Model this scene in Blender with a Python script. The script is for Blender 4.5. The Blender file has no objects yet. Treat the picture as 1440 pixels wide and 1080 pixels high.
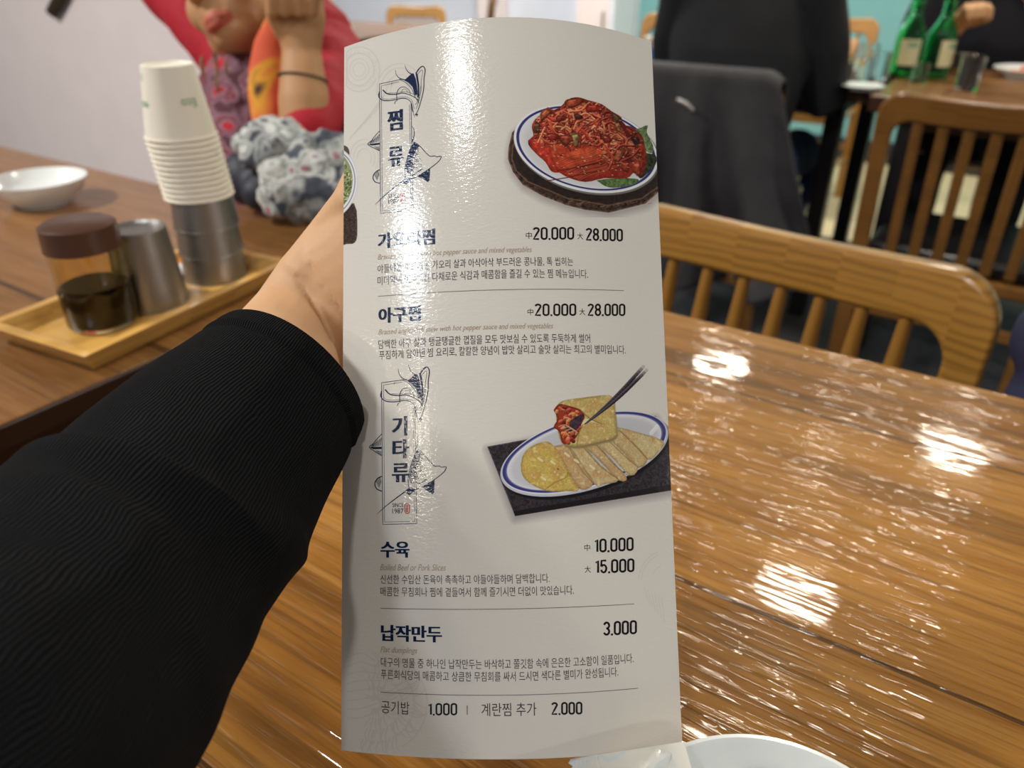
import bpy, bmesh, math, random
import numpy as np
from mathutils import Vector, Matrix, Euler, noise

random.seed(7)
rng = np.random.default_rng(7)
SC = bpy.context.scene
COL = SC.collection
PI = math.pi

# ------------------------------------------------------------------ camera, world, lamps, exposure
F_PX = 1082.0                       # focal length in pixels of a 1440 px wide frame
TH = math.radians(29.5)             # camera looks this far below the horizon
SI, CO = math.sin(TH), math.cos(TH)
ZC = 1.075                          # camera height
cam_data = bpy.data.cameras.new('camera')
cam = bpy.data.objects.new('camera', cam_data)
COL.objects.link(cam)
cam.location = (0, 0, ZC)
cam.rotation_euler = (PI / 2 - TH, 0, 0)
cam_data.sensor_width = 36.0
cam_data.lens = 36.0 * F_PX / 1440.0
cam_data.clip_start = 0.02
cam_data.dof.use_dof = True
cam_data.dof.focus_distance = 0.338
cam_data.dof.aperture_fstop = 8.2
SC.camera = cam

world = bpy.data.worlds.new('world')
SC.world = world
world.use_nodes = True
wb = world.node_tree.nodes['Background']
wb.inputs[0].default_value = (0.93, 0.95, 1.0, 1)
wb.inputs[1].default_value = 0.20

SC.view_settings.view_transform = 'Standard'
SC.view_settings.look = 'None'
SC.view_settings.gamma = 1.0
SC.view_settings.use_curve_mapping = False
SC.view_settings.exposure = 0.24
SC.cycles.use_denoising = True

WARM = (1.0, 0.90, 0.74)
COOL = (0.88, 0.94, 1.0)
NEUT = (1.0, 0.96, 0.91)


def lamp(x, y, size, power, color, z=2.46):
    d = bpy.data.lights.new('ceiling_or_fill_lamp', 'AREA')
    d.shape = 'DISK'
    d.size = size
    d.energy = power * 0.42
    d.color = color
    o = bpy.data.objects.new('ceiling_or_fill_lamp', d)
    o.location = (x, y, z)
    COL.objects.link(o)
    return o


# the dining room's ceiling lamps, then unseen fill lamps added to brighten the scene
lamp(1.18, 3.85, 0.30, 40, WARM)
lamp(2.08, 3.00, 0.30, 40, WARM)
lamp(1.04, 2.08, 0.28, 26, WARM)
lamp(0.50, 1.40, 0.20, 12, WARM)
lamp(-0.36, -0.30, 0.10, 11, NEUT)
lamp(-1.05, -0.75, 0.26, 24, COOL)
lamp(-2.25, -1.60, 0.26, 26, WARM)
lamp(-1.44, -1.74, 0.20, 14, WARM)
lamp(5.00, -2.00, 0.40, 230, NEUT)  # added fill lifting the card's lower half, kept out of its reflections
lamp(2.80, -0.40, 0.34, 60, NEUT)  # added fill, set past the card's right edge to leave no glare
lamp(-2.20, 0.80, 0.40, 165, NEUT)  # unseen fill added to brighten the pale left wall
lamp(-1.60, 4.20, 0.40, 90, COOL)  # fill added for the back of the room, hidden by the partition
lamp(0.10, 4.10, 0.34, 80, NEUT)  # fill added for the people and back wall, reflection behind the menu

# ------------------------------------------------------------------ frames and pixel helpers
E1 = Vector((0.833, -0.554, 0)).normalized()    # direction of the table rows
E2 = Vector((0.554, 0.833, 0)).normalized()     # away from the camera, across the rows
ROT = math.atan2(E1.y, E1.x)


def L(a, b, z=0.0):
    return E1 * a + E2 * b + Vector((0, 0, z))


def ray(u, v):
    a = (u - 720) / F_PX
    b = (540 - v) / F_PX
    return Vector((a, CO + b * SI, -SI + b * CO))


def at_t(u, v, t):
    return Vector((0, 0, ZC)) + ray(u, v) * t


def at_z(u, v, z):
    d = ray(u, v)
    return at_t(u, v, (z - ZC) / d.z)


# ------------------------------------------------------------------ object helpers
def tag(o, label=None, cat=None, group=None, kind=None):
    if label: o['label'] = label
    if cat: o['category'] = cat
    if group: o['group'] = group
    if kind: o['kind'] = kind
    return o


def thing(name, label, cat, loc=(0, 0, 0), rotz=0.0, group=None):
    o = bpy.data.objects.new(name, None)
    o.empty_display_size = 0.05
    o.location = loc
    o.rotation_euler = (0, 0, rotz)
    COL.objects.link(o)
    return tag(o, label, cat, group)


def copy_tree(o, parent=None):
    c = o.copy()
    COL.objects.link(c)
    if parent: c.parent = parent
    for ch in list(o.children):
        copy_tree(ch, c)
    return c


class MB:
    """collects shapes into one mesh"""
    def __init__(self):
        self.v, self.f, self.mi, self.uv, self.sm = [], [], [], [], []

    def add(self, vs, fs, mi=0, uvs=None, smooth=True, M=None):
        b = len(self.v)
        self.v += [tuple(M @ Vector(p)) if M is not None else tuple(p) for p in vs]
        for k, f in enumerate(fs):
            self.f.append([i + b for i in f])
            self.mi.append(mi)
            self.sm.append(smooth)
            self.uv.append([uvs[i] for i in f] if uvs else None)
        return self

    def box(self, c, s, bev=0.0, mi=0, M=None, seg=2):
        bm = bmesh.new()
        bmesh.ops.create_cube(bm, size=1.0)
        for v in bm.verts:
            v.co = Vector((v.co.x * s[0], v.co.y * s[1], v.co.z * s[2]))
        if bev > 0:
            bmesh.ops.bevel(bm, geom=list(bm.edges), offset=bev, segments=seg, profile=0.5, affect='EDGES')
        bm.verts.index_update()
        vs = [Vector(v.co) + Vector(c) for v in bm.verts]
        fs = [[v.index for v in f.verts] for f in bm.faces]
        bm.normal_update()
        flat = [max(abs(f.normal.x), abs(f.normal.y), abs(f.normal.z)) > 0.999 for f in bm.faces]
        bm.free()
        self.add(vs, fs, mi, None, bev > 0, M)
        for k, is_flat in enumerate(flat):     # broad faces stay truly flat
            if is_flat: self.sm[len(self.sm) - len(flat) + k] = False
        return self

    def tube(self, pts, radii, seg=16, cap=True, mi=0, ell=None, up=None, M=None, vscale=1.0, hemi=False):
        pts = [Vector(p) for p in pts]
        n = len(pts)
        if not hasattr(radii, '__len__'): radii = [radii] * n
        if hemi:
            d0 = (pts[0] - pts[1]).normalized(); d1 = (pts[-1] - pts[-2]).normalized()
            a = [pts[0] + d0 * radii[0] * k for k in (0.97, 0.8, 0.45)]
            b = [pts[-1] + d1 * radii[-1] * k for k in (0.45, 0.8, 0.97)]
            pts = a + pts + b
            radii = [radii[0] * k for k in (0.22, 0.6, 0.89)] + list(radii) + [radii[-1] * k for k in (0.89, 0.6, 0.22)]
            if ell is not None and hasattr(ell, '__len__'): ell = [ell[0]] * 3 + list(ell) + [ell[-1]] * 3
            n = len(pts)
        if ell is None: ell = [1.0] * n
        elif not hasattr(ell, '__len__'): ell = [ell] * n
        tang = []
        for i in range(n):
            a = pts[max(0, i - 1)]; b = pts[min(n - 1, i + 1)]
            tang.append((b - a).normalized())
        ref = Vector(up) if up is not None else (Vector((0, 0, 1)) if abs(tang[0].z) < 0.9 else Vector((1, 0, 0)))
        nx = (ref - tang[0] * ref.dot(tang[0])).normalized()
        vs, fs, uvs = [], [], []
        ln = 0.0
        for i in range(n):
            if i: ln += (pts[i] - pts[i - 1]).length
            nx = (nx - tang[i] * nx.dot(tang[i])).normalized()
            ny = tang[i].cross(nx)
            for k in range(seg + 1):
                a = 2 * PI * k / seg
                vs.append(pts[i] + nx * (math.cos(a) * radii[i]) + ny * (math.sin(a) * radii[i] * ell[i]))
                uvs.append((k / seg, ln * vscale))
        for i in range(n - 1):
            for k in range(seg):
                fs.append([i * (seg + 1) + k, i * (seg + 1) + k + 1, (i + 1) * (seg + 1) + k + 1, (i + 1) * (seg + 1) + k])
        self.add(vs, fs, mi, uvs, True, M)
        if cap:
            b = len(self.v)
            for end in (0, n - 1):
                ring = [vs[end * (seg + 1) + k] for k in range(seg)]
                self.add(ring, [list(range(seg))[::-1] if end == 0 else list(range(seg))], mi, None, False, M)
        return self

    def lathe(self, prof, seg=48, mi=0, M=None, smooth=True):
        vs, fs, uvs = [], [], []
        n = len(prof)
        for i, (r, z) in enumerate(prof):
            for k in range(seg):
                a = 2 * PI * k / seg
                vs.append((r * math.cos(a), r * math.sin(a), z))
        for i in range(n - 1):
            for k in range(seg):
                k2 = (k + 1) % seg
                fs.append([i * seg + k, i * seg + k2, (i + 1) * seg + k2, (i + 1) * seg + k])
        return self.add(vs, fs, mi, None, smooth, M)

    def ell(self, c, r, seg=24, rings=16, mi=0, M=None):
        vs, fs = [], []
        R = M if M is not None else Matrix.Identity(3)
        for i in range(rings + 1):
            ph = PI * i / rings
            for k in range(seg):
                a = 2 * PI * k / seg
                p = Vector((r[0] * math.sin(ph) * math.cos(a), r[1] * math.sin(ph) * math.sin(a), r[2] * math.cos(ph)))
                vs.append(Vector(c) + R @ p)
        for i in range(rings):
            for k in range(seg):
                k2 = (k + 1) % seg
                fs.append([i * seg + k, (i + 1) * seg + k, (i + 1) * seg + k2, i * seg + k2])
        return self.add(vs, fs, mi)

    def grid(self, P, mi=0, uv=True, close_u=False):
        """P[i][j] array of points"""
        ni, nj = len(P), len(P[0])
        vs = [p for row in P for p in row]
        uvs = [(j / (nj - 1), i / (ni - 1)) for i in range(ni) for j in range(nj)]
        fs = [[i * nj + j, i * nj + j + 1, (i + 1) * nj + j + 1, (i + 1) * nj + j] for i in range(ni - 1) for j in range(nj - 1)]
        return self.add(vs, fs, mi, uvs)

    def mesh(self, name, weld=False, sharp=True):
        me = bpy.data.meshes.new(name)
        me.from_pydata([tuple(p) for p in self.v], [], self.f)
        me.polygons.foreach_set('material_index', self.mi)
        me.polygons.foreach_set('use_smooth', self.sm)
        if any(u is not None for u in self.uv):
            lay = me.uv_layers.new(name='UVMap')
            flat = []
            for f, u in zip(self.f, self.uv):
                for k in range(len(f)):
                    flat += list(u[k]) if u else [0.0, 0.0]
            lay.data.foreach_set('uv', flat)
        me.update()
        if weld:
            bm = bmesh.new(); bm.from_mesh(me)
            bmesh.ops.remove_doubles(bm, verts=bm.verts, dist=1e-6)
            bmesh.ops.recalc_face_normals(bm, faces=bm.faces)
            bm.to_mesh(me); bm.free()
            if sharp: me.set_sharp_from_angle(angle=math.radians(38))
        return me

    def build(self, name, mats, parent=None, loc=None, rotz=0.0, weld=False):
        return link(name, self.mesh(name, weld), mats, parent, loc, rotz)


def link(name, me, mats, parent=None, loc=None, rotz=0.0):
    o = bpy.data.objects.new(name, me)
    for m in (mats if isinstance(mats, (list, tuple)) else [mats]):
        me.materials.append(m)
    if parent: o.parent = parent
    if loc is not None: o.location = loc
    o.rotation_euler = (0, 0, rotz)
    COL.objects.link(o)
    return o


def rebase(o, base):
    """move a mesh object's origin to base without moving its geometry (mesh given in world space)"""
    base = Vector(base)
    o.data.transform(Matrix.Translation(-base))
    o.location = base
    return o


def voxel(mb, vox, smooth=2, fac=0.5):
    """one continuous surface around the collected shapes"""
    me = mb.mesh('tmp', weld=True)
    o = bpy.data.objects.new('tmp', me)
    COL.objects.link(o)
    m = o.modifiers.new('r', 'REMESH'); m.mode = 'VOXEL'; m.voxel_size = vox; m.use_smooth_shade = True
    if smooth:
        s = o.modifiers.new('s', 'SMOOTH'); s.iterations = smooth; s.factor = fac
    bpy.context.view_layer.update()
    dg = bpy.context.evaluated_depsgraph_get()
    out = bpy.data.meshes.new_from_object(o.evaluated_get(dg))
    bpy.data.objects.remove(o)
    out.polygons.foreach_set('use_smooth', [True] * len(out.polygons))
    return out


def vcol(me, cols, name='Col'):
    """per-vertex colour attribute, linear"""
    a = me.color_attributes.new(name, 'FLOAT_COLOR', 'POINT')
    c = np.ones((len(me.vertices), 4), dtype=np.float32)
    c[:, :3] = cols
    a.data.foreach_set('color', c.ravel())


def vpos(me):
    a = np.empty(len(me.vertices) * 3, dtype=np.float32)
    me.vertices.foreach_get('co', a)
    return a.reshape(-1, 3).astype(np.float64)


def srgb(r, g, b):
    return tuple(((c / 255) / 12.92 if c / 255 <= 0.04045 else ((c / 255 + 0.055) / 1.055) ** 2.4) for c in (r, g, b))


# ------------------------------------------------------------------ materials
class NT:
    def __init__(self, name):
        self.m = bpy.data.materials.new(name)
        self.m.use_nodes = True
        self.t = self.m.node_tree
        self.b = self.t.nodes['Principled BSDF']

    def n(self, typ, **kw):
        x = self.t.nodes.new(typ)
        for k, v in kw.items(): setattr(x, k, v)
        return x

    def set(self, node, **kw):
        for k, v in kw.items():
            node.inputs[k.replace('_', ' ')].default_value = v
        return node

    def l(self, a, b):
        self.t.links.new(a, b)

    def ramp(self, fac, stops, interp='LINEAR'):
        r = self.n('ShaderNodeValToRGB')
        r.color_ramp.interpolation = interp
        e = r.color_ramp.elements
        while len(e) < len(stops): e.new(0.5)
        for x, (p, c) in zip(e, stops):
            x.position = p
            x.color = (c[0], c[1], c[2], 1)
        self.l(fac, r.inputs[0])
        return r.outputs[0]

    def mix(self, fac, a, b, mode='MIX'):
        x = self.n('ShaderNodeMix', data_type='RGBA', blend_type=mode)
        for sock, val in ((0, fac), (6, a), (7, b)):
            if hasattr(val, 'is_linked') or isinstance(val, bpy.types.NodeSocket): self.l(val, x.inputs[sock])
            elif sock == 0: x.inputs[0].default_value = val
            else: x.inputs[sock].default_value = (val[0], val[1], val[2], 1)
        return x.outputs[2]

    def math(self, op, a, b=None):
        x = self.n('ShaderNodeMath', operation=op)
        for i, val in enumerate((a, b)):
            if val is None: continue
            if isinstance(val, bpy.types.NodeSocket): self.l(val, x.inputs[i])
            else: x.inputs[i].default_value = val
        return x.outputs[0]

    def coords(self, kind='Object', scale=(1, 1, 1), rot=(0, 0, 0)):
        tc = self.n('ShaderNodeTexCoord')
        mp = self.n('ShaderNodeMapping')
        mp.inputs['Scale'].default_value = scale
        mp.inputs['Rotation'].default_value = rot
        self.l(tc.outputs[kind], mp.inputs[0])
        return mp.outputs[0]

    def noise(self, vec, scale=5, detail=4, rough=0.5, dist=0.0):
        x = self.n('ShaderNodeTexNoise')
        x.inputs['Scale'].default_value = scale
        x.inputs['Detail'].default_value = detail
        x.inputs['Roughness'].default_value = rough
        x.inputs['Distortion'].default_value = dist
        self.l(vec, x.inputs['Vector'])
        return x.outputs[0]

    def bump(self, h, strength=0.3, dist=0.001, prev=None):
        x = self.n('ShaderNodeBump')
        x.inputs['Strength'].default_value = strength
        x.inputs['Distance'].default_value = dist
        self.l(h, x.inputs['Height'])
        if prev is not None: self.l(prev, x.inputs['Normal'])
        return x.outputs[0]

    def out(self, color=None, rough=None, metal=None, normal=None, coat=None, coat_rough=None, trans=None, ior=None, spec=None, sheen=None, coat_normal=None):
        b = self.b
        def put(sock, v):
            if v is None: return
            if isinstance(v, bpy.types.NodeSocket): self.l(v, b.inputs[sock])
            elif isinstance(v, tuple): b.inputs[sock].default_value = (v[0], v[1], v[2], 1)
            else: b.inputs[sock].default_value = v
        put('Base Color', color); put('Roughness', rough); put('Metallic', metal); put('Normal', normal)
        put('Coat Weight', coat); put('Coat Roughness', coat_rough); put('Transmission Weight', trans); put('IOR', ior)
        put('Specular IOR Level', spec); put('Sheen Weight', sheen); put('Coat Normal', coat_normal)
        return self.m


def plain(name, color, rough=0.5, metal=0.0, bump=None, **kw):
    m = NT(name)
    nrm = None
    v = m.coords('Object')
    if bump:
        nrm = m.bump(m.noise(v, bump[0], 5), bump[1], bump[2])
    n2 = m.noise(v, 9.0, 3)
    c = m.mix(n2, tuple(x * 0.94 for x in color), tuple(min(1, x * 1.05) for x in color))
    return m.out(color=c, rough=rough, metal=metal, normal=nrm, **kw)


def table_wood(name, base, dark, lite, plank=0.115, coat=0.6, relief=1.0):
    m = NT(name)
    v = m.coords('Object')
    sep = m.n('ShaderNodeSeparateXYZ'); m.l(v, sep.inputs[0])
    row = m.math('FLOOR', m.math('DIVIDE', sep.outputs[1], plank))
    fr = m.math('FRACT', m.math('DIVIDE', sep.outputs[1], plank))
    # every plank has its own grain
    off = m.math('MULTIPLY', row, 3.71)
    cmb = m.n('ShaderNodeCombineXYZ')
    m.l(m.math('ADD', sep.outputs[0], off), cmb.inputs[0]); m.l(sep.outputs[1], cmb.inputs[1]); m.l(off, cmb.inputs[2])
    mp = m.n('ShaderNodeMapping'); mp.inputs['Scale'].default_value = (2.2, 34, 1); m.l(cmb.outputs[0], mp.inputs[0])
    g1 = m.noise(mp.outputs[0], 1.0, 8, 0.62, 0.6)
    mp2 = m.n('ShaderNodeMapping'); mp2.inputs['Scale'].default_value = (5, 190, 1); m.l(cmb.outputs[0], mp2.inputs[0])
    g2 = m.noise(mp2.outputs[0], 1.0, 4, 0.6)
    col = m.ramp(g1, [(0.30, dark), (0.46, base), (0.60, lite), (0.74, base)])
    g2 = m.ramp(g2, [(0.52, (0, 0, 0)), (0.63, (1, 1, 1))])
    col = m.mix(m.math('MULTIPLY', g2, 0.60), col, tuple(x * 0.22 for x in base), 'MIX')
    wn = m.n('ShaderNodeTexWhiteNoise', noise_dimensions='1D'); m.l(row, wn.inputs['W'])
    col = m.mix(0.35, col, m.ramp(wn.outputs[0], [(0, tuple(x * 0.6 for x in base)), (1, tuple(min(1, x * 1.3) for x in lite))]))
    # plank joint, a dark fine line
    d = m.math('MINIMUM', fr, m.math('SUBTRACT', 1.0, fr))
    joint = m.math('LESS_THAN', d, 0.007)
    col = m.mix(m.math('MULTIPLY', joint, 0.75), col, tuple(x * 0.25 for x in dark))
    # open brushed grain in the lacquer
    mp3 = m.n('ShaderNodeMapping'); mp3.inputs['Scale'].default_value = (26, 270, 1); m.l(cmb.outputs[0], mp3.inputs[0])
    h1 = m.ramp(m.noise(mp3.outputs[0], 1.0, 1, 0.5), [(0.48, (0, 0, 0)), (0.70, (1, 1, 1))])
    mp4 = m.n('ShaderNodeMapping'); mp4.inputs['Scale'].default_value = (6, 38, 1); m.l(cmb.outputs[0], mp4.inputs[0])
    h2 = m.noise(mp4.outputs[0], 1.0, 2, 0.5)
    nb = m.bump(h1, 0.55 * relief, 0.0009)
    nb = m.bump(h2, 0.045 * relief, 0.004, nb)
    nb = m.bump(m.math('SUBTRACT', 1.0, joint), 0.25, 0.0006, nb)
    mp5 = m.n('ShaderNodeMapping'); mp5.inputs['Scale'].default_value = (1.6, 22, 1); m.l(cmb.outputs[0], mp5.inputs[0])
    scuff = m.ramp(m.noise(mp5.outputs[0], 1.0, 4, 0.6), [(0.54, (0.035, 0.035, 0.035)), (0.72, (0.18, 0.18, 0.18))])
    return m.out(color=col, rough=0.42, normal=nb, coat=coat, coat_rough=scuff, coat_normal=nb, spec=0.12)


def chair_wood(name, base, dark):
    m = NT(name)
    v = m.coords('Object')
    sep = m.n('ShaderNodeSeparateXYZ'); m.l(v, sep.inputs[0])
    blk = m.math('FLOOR', m.math('DIVIDE', sep.outputs[0], 0.062))
    row = m.math('FLOOR', m.math('DIVIDE', sep.outputs[2], 0.029))
    wn = m.n('ShaderNodeTexWhiteNoise', noise_dimensions='2D')
    cmb = m.n('ShaderNodeCombineXYZ'); m.l(blk, cmb.inputs[0]); m.l(row, cmb.inputs[1])
    m.l(cmb.outputs[0], wn.inputs[0])
    add = m.n('ShaderNodeVectorMath', operation='ADD')
    m.l(v, add.inputs[0])
    sc = m.n('ShaderNodeVectorMath', operation='SCALE'); m.l(wn.outputs[1], sc.inputs[0]); sc.inputs['Scale'].default_value = 0.16
    m.l(sc.outputs[0], add.inputs[1])
    mp = m.n('ShaderNodeMapping'); mp.inputs['Scale'].default_value = (1.0, 1.2, 2.6); m.l(add.outputs[0], mp.inputs[0])
    w = m.n('ShaderNodeTexWave', wave_type='RINGS'); m.l(mp.outputs[0], w.inputs[0])
    w.inputs['Scale'].default_value = 11; w.inputs['Distortion'].default_value = 3.0
    w.inputs['Detail'].default_value = 2; w.inputs['Detail Scale'].default_value = 1.2
    col = m.ramp(w.outputs[1], [(0.0, base), (0.5, tuple(0.9 * a + 0.1 * b for a, b in zip(base, dark))), (1.0, tuple(0.42 * a + 0.58 * b for a, b in zip(base, dark)))])
    col = m.mix(m.math('MULTIPLY', wn.outputs[0], 0.35), col, tuple(min(1, x * 1.35) for x in base))
    nb = m.bump(m.noise(v, 40, 3), 0.08, 0.002)
    return m.out(color=col, rough=0.28, normal=nb, coat=0.5, coat_rough=0.12)


def print_mat(name, color=None, attr=False, bumpy=True, rough=0.13):
    """matt-varnished card: printed colour under the same fine paper texture"""
    m = NT(name)
    v = m.coords('Object')
    mp = m.n('ShaderNodeMapping'); mp.inputs['Scale'].default_value = (0.55, 1, 1); m.l(v, mp.inputs[0])
    n1 = m.noise(mp.outputs[0], 900, 2, 0.55)
    n2 = m.noise(mp.outputs[0], 330, 2, 0.5)
    nb = m.bump(n1, 0.28, 0.00030)
    nb = m.bump(n2, 0.10, 0.0005, nb)
    if attr:
        a = m.n('ShaderNodeAttribute'); a.attribute_name = 'Col'
        col = a.outputs[0]
    else:
        col = color
    return m.out(color=col, rough=rough, normal=nb, spec=0.55)


M = {}
M['paper'] = print_mat('menu_card', srgb(226, 221, 212))
M['navy_ink'] = print_mat('navy_ink', srgb(24, 40, 74))
M['black_ink'] = print_mat('black_ink', srgb(20, 18, 20))
M['grey_ink'] = print_mat('grey_ink', srgb(62, 56, 58))
M['gold_ink'] = print_mat('gold_ink', srgb(176, 154, 128))
M['line_ink'] = print_mat('line_ink', srgb(120, 114, 110))
M['red_ink'] = print_mat('red_ink', srgb(196, 66, 56))
M['faint_ink'] = print_mat('faint_ink', srgb(217, 212, 205))
M['photo_ink'] = print_mat('photo_ink', attr=True, rough=0.17)
M['paper_edge'] = plain('card_edge', srgb(235, 232, 226), 0.6)
M['table'] = table_wood('table_wood', srgb(152, 100, 38), srgb(78, 46, 12), srgb(180, 128, 56), plank=0.24)
M['table_left'] = table_wood('table_wood_left', srgb(128, 88, 48), srgb(98, 64, 34), srgb(146, 104, 62), plank=0.6, relief=0.45)
M['table_edge'] = plain('table_edge_wood', srgb(58, 32, 14), 0.4)
M['oak'] = chair_wood('chair_oak', srgb(172, 124, 54), srgb(104, 66, 22))
M['oak_round'] = plain('spindle_oak', srgb(158, 110, 46), 0.3)
M['oak_dark'] = chair_wood('chair_oak_dark', srgb(138, 94, 42), srgb(72, 44, 16))
M['black_metal'] = plain('black_metal', (0.012, 0.012, 0.014), 0.4)
M['black_vinyl'] = plain('black_vinyl', (0.012, 0.012, 0.014), 0.25)
M['bamboo'] = chair_wood('bamboo', srgb(206, 160, 84), srgb(150, 104, 44))
M['steel'] = plain('brushed_steel', (0.36, 0.35, 0.335), 0.40, 1.0)
M['white_paper'] = plain('paper_cup', srgb(236, 230, 214), 0.55)
M['green_ink'] = plain('green_ink', srgb(120, 170, 140), 0.6)
M['porcelain'] = plain('porcelain', srgb(226, 230, 228), 0.2, coat=0.25)
M['blue_ink'] = plain('blue_ink', srgb(110, 130, 190), 0.3)
M['wall_pale'] = plain('wall_pale', srgb(236, 224, 222), 0.75, bump=(60, 0.05, 0.002))
M['wall_teal'] = plain('wall_teal', srgb(116, 172, 176), 0.6, bump=(60, 0.05, 0.002))
M['wall_white'] = plain('wall_white', srgb(222, 228, 240), 0.6)
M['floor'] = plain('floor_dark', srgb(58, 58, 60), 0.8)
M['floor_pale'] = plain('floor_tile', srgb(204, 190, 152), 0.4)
M['ceiling'] = plain('ceiling_paint', srgb(225, 222, 215), 0.85)
M['brown_trim'] = chair_wood('brown_trim', srgb(120, 74, 34), srgb(60, 34, 14))
M['brown_plastic'] = plain('brown_plastic', srgb(78, 50, 38), 0.32)
M['white_plastic'] = plain('white_plastic', srgb(240, 238, 232), 0.35)
M['navy_black'] = plain('navy_black_cloth', srgb(18, 20, 30), 0.9, bump=(200, 0.3, 0.002))
M['denim'] = plain('blue_denim', srgb(34, 54, 92), 0.9, bump=(300, 0.3, 0.001))
M['black_cloth'] = plain('black_cloth', srgb(19, 21, 25), 0.9, bump=(220, 0.3, 0.002))
M['navy_cloth'] = plain('navy_cloth', srgb(40, 42, 70), 0.8, bump=(120, 0.3, 0.003))
M['teal_cloth'] = plain('teal_cloth', srgb(52, 92, 98), 0.85)
M['jacket_cloth'] = plain('charcoal_cloth', srgb(54, 53, 56), 0.75, bump=(150, 0.3, 0.002))
M['hair'] = plain('dark_hair', srgb(38, 30, 26), 0.5, bump=(200, 0.5, 0.004))
M['red_cloth'] = plain('red_cloth', srgb(166, 6, 34), 0.8, bump=(60, 0.4, 0.006))
M['orange_wrap'] = plain('orange_wrap', srgb(240, 150, 40), 0.5)
M['food'] = plain('kimchi_food', srgb(206, 104, 44), 0.4, bump=(80, 0.6, 0.006))
M['leaf'] = plain('leafy_food', srgb(110, 130, 60), 0.5)
M['label_cream'] = plain('label_cream', srgb(214, 206, 160), 0.6)
M['pearl'] = plain('bead', srgb(150, 120, 90), 0.15, 0.6)
M['dark_cord'] = plain('dark_cord', srgb(60, 48, 30), 0.6)
M['navy_bag'] = plain('navy_bag', srgb(30, 34, 48), 0.6, bump=(90, 0.3, 0.003))
M['blue_plastic'] = plain('blue_plastic', srgb(60, 150, 235), 0.3)


def skin_mat(name, c):
    m = NT(name)
    v = m.coords('Object')
    a = m.n('ShaderNodeAttribute'); a.attribute_name = 'Col'
    n1 = m.noise(v, 22, 4)
    n2 = m.noise(v, 420, 4, 0.6)
    col = m.mix(n1, tuple(x * 0.92 for x in c), tuple(min(1, x * 1.06) for x in c))
    col = m.mix(m.math('MULTIPLY', n2, 0.16), col, (c[0] * 0.8, c[1] * 0.55, c[2] * 0.45))
    col = m.mix(1.0, col, a.outputs[0], 'MULTIPLY')
    nb = m.bump(n2, 0.16, 0.0008)
    b = m.b
    b.inputs['Subsurface Weight'].default_value = 0.12
    b.inputs['Subsurface Radius'].default_value = (0.006, 0.003, 0.0015)
    b.inputs['Subsurface Scale'].default_value = 0.5
    return m.out(color=col, rough=0.58, normal=nb, spec=0.35)


M['skin'] = skin_mat('arm_skin', srgb(214, 170, 128))
M['skin_tan'] = skin_mat('tanned_skin', srgb(186, 142, 100))


def glass(name, color, rough=0.02, ior=1.45):
    m = NT(name)
    return m.out(color=color, rough=rough, trans=1.0, ior=ior)


M['green_glass'] = glass('green_glass', (0.10, 0.86, 0.36))
M['clear_glass'] = glass('clear_glass', (0.96, 0.98, 0.98))
M['amber_plastic'] = glass('amber_plastic', (0.98, 0.82, 0.46), 0.03)
m_ = NT('soy_sauce'); M['soy'] = m_.out(color=(0.003, 0.0015, 0.001), rough=0.4, spec=0.1)


def knit():
    m = NT('black_rib_knit')
    tc = m.n('ShaderNodeTexCoord')
    sep = m.n('ShaderNodeSeparateXYZ'); m.l(tc.outputs['UV'], sep.inputs[0])
    wob = m.noise(tc.outputs['Object'], 26, 3, 0.5)
    u = m.math('ADD', sep.outputs[0], m.math('MULTIPLY', wob, 0.035))
    rib = m.math('SINE', m.math('MULTIPLY', u, 2 * PI * 225))
    n = m.noise(tc.outputs['Object'], 1500, 3, 0.6)
    h = m.math('ADD', m.math('MULTIPLY', rib, 0.5), m.math('MULTIPLY', n, 0.7))
    nb = m.bump(h, 0.9, 0.0011)
    col = m.mix(m.math('MULTIPLY', m.math('ADD', rib, 1.0), 0.5), (0.002, 0.002, 0.0023), (0.016, 0.0165, 0.018))
    return m.out(color=col, rough=0.95, normal=nb, spec=0.10)


M['knit'] = knit()


def paisley(name, cols, scale, hot=0.33, core_r=0.24, blot=0.55):
    m = NT(name)
    v = m.coords('Object', scale=(1, 1, 1))
    n = m.noise(v, 14, 2)
    add = m.n('ShaderNodeVectorMath', operation='ADD'); m.l(v, add.inputs[0])
    sc = m.n('ShaderNodeVectorMath', operation='SCALE'); sc.inputs['Scale'].default_value = 0.05
    nn = m.n('ShaderNodeTexNoise'); nn.inputs['Scale'].default_value = 22; m.l(v, nn.inputs['Vector'])
    m.l(nn.outputs[1], sc.inputs[0]); m.l(sc.outputs[0], add.inputs[1])
    vo = m.n('ShaderNodeTexVoronoi'); vo.inputs['Scale'].default_value = scale; m.l(add.outputs[0], vo.inputs['Vector'])
    dist = vo.outputs['Distance']
    ring = m.ramp(dist, [(0.0, cols[0]), (0.22, cols[0]), (0.30, cols[1]), (0.42, cols[1]), (0.50, cols[2]), (0.62, cols[1]), (0.75, cols[3])], 'LINEAR')
    sepc = m.n('ShaderNodeSeparateColor'); m.l(vo.outputs['Color'], sepc.inputs[0])
    pick = m.ramp(sepc.outputs[0], [(0.0, cols[4]), (hot, cols[5]), (0.62, cols[0])], 'CONSTANT')
    core = m.math('LESS_THAN', dist, core_r)
    col = m.mix(core, ring, pick)
    big = m.ramp(m.noise(v, 9, 1), [(0.50, (0, 0, 0)), (0.60, (1, 1, 1))])
    col = m.mix(m.math('MULTIPLY', big, blot), col, cols[6])
    nb = m.bump(m.noise(v, 60, 3), 0.3, 0.004)
    return m.out(color=col, rough=0.85, normal=nb)


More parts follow.
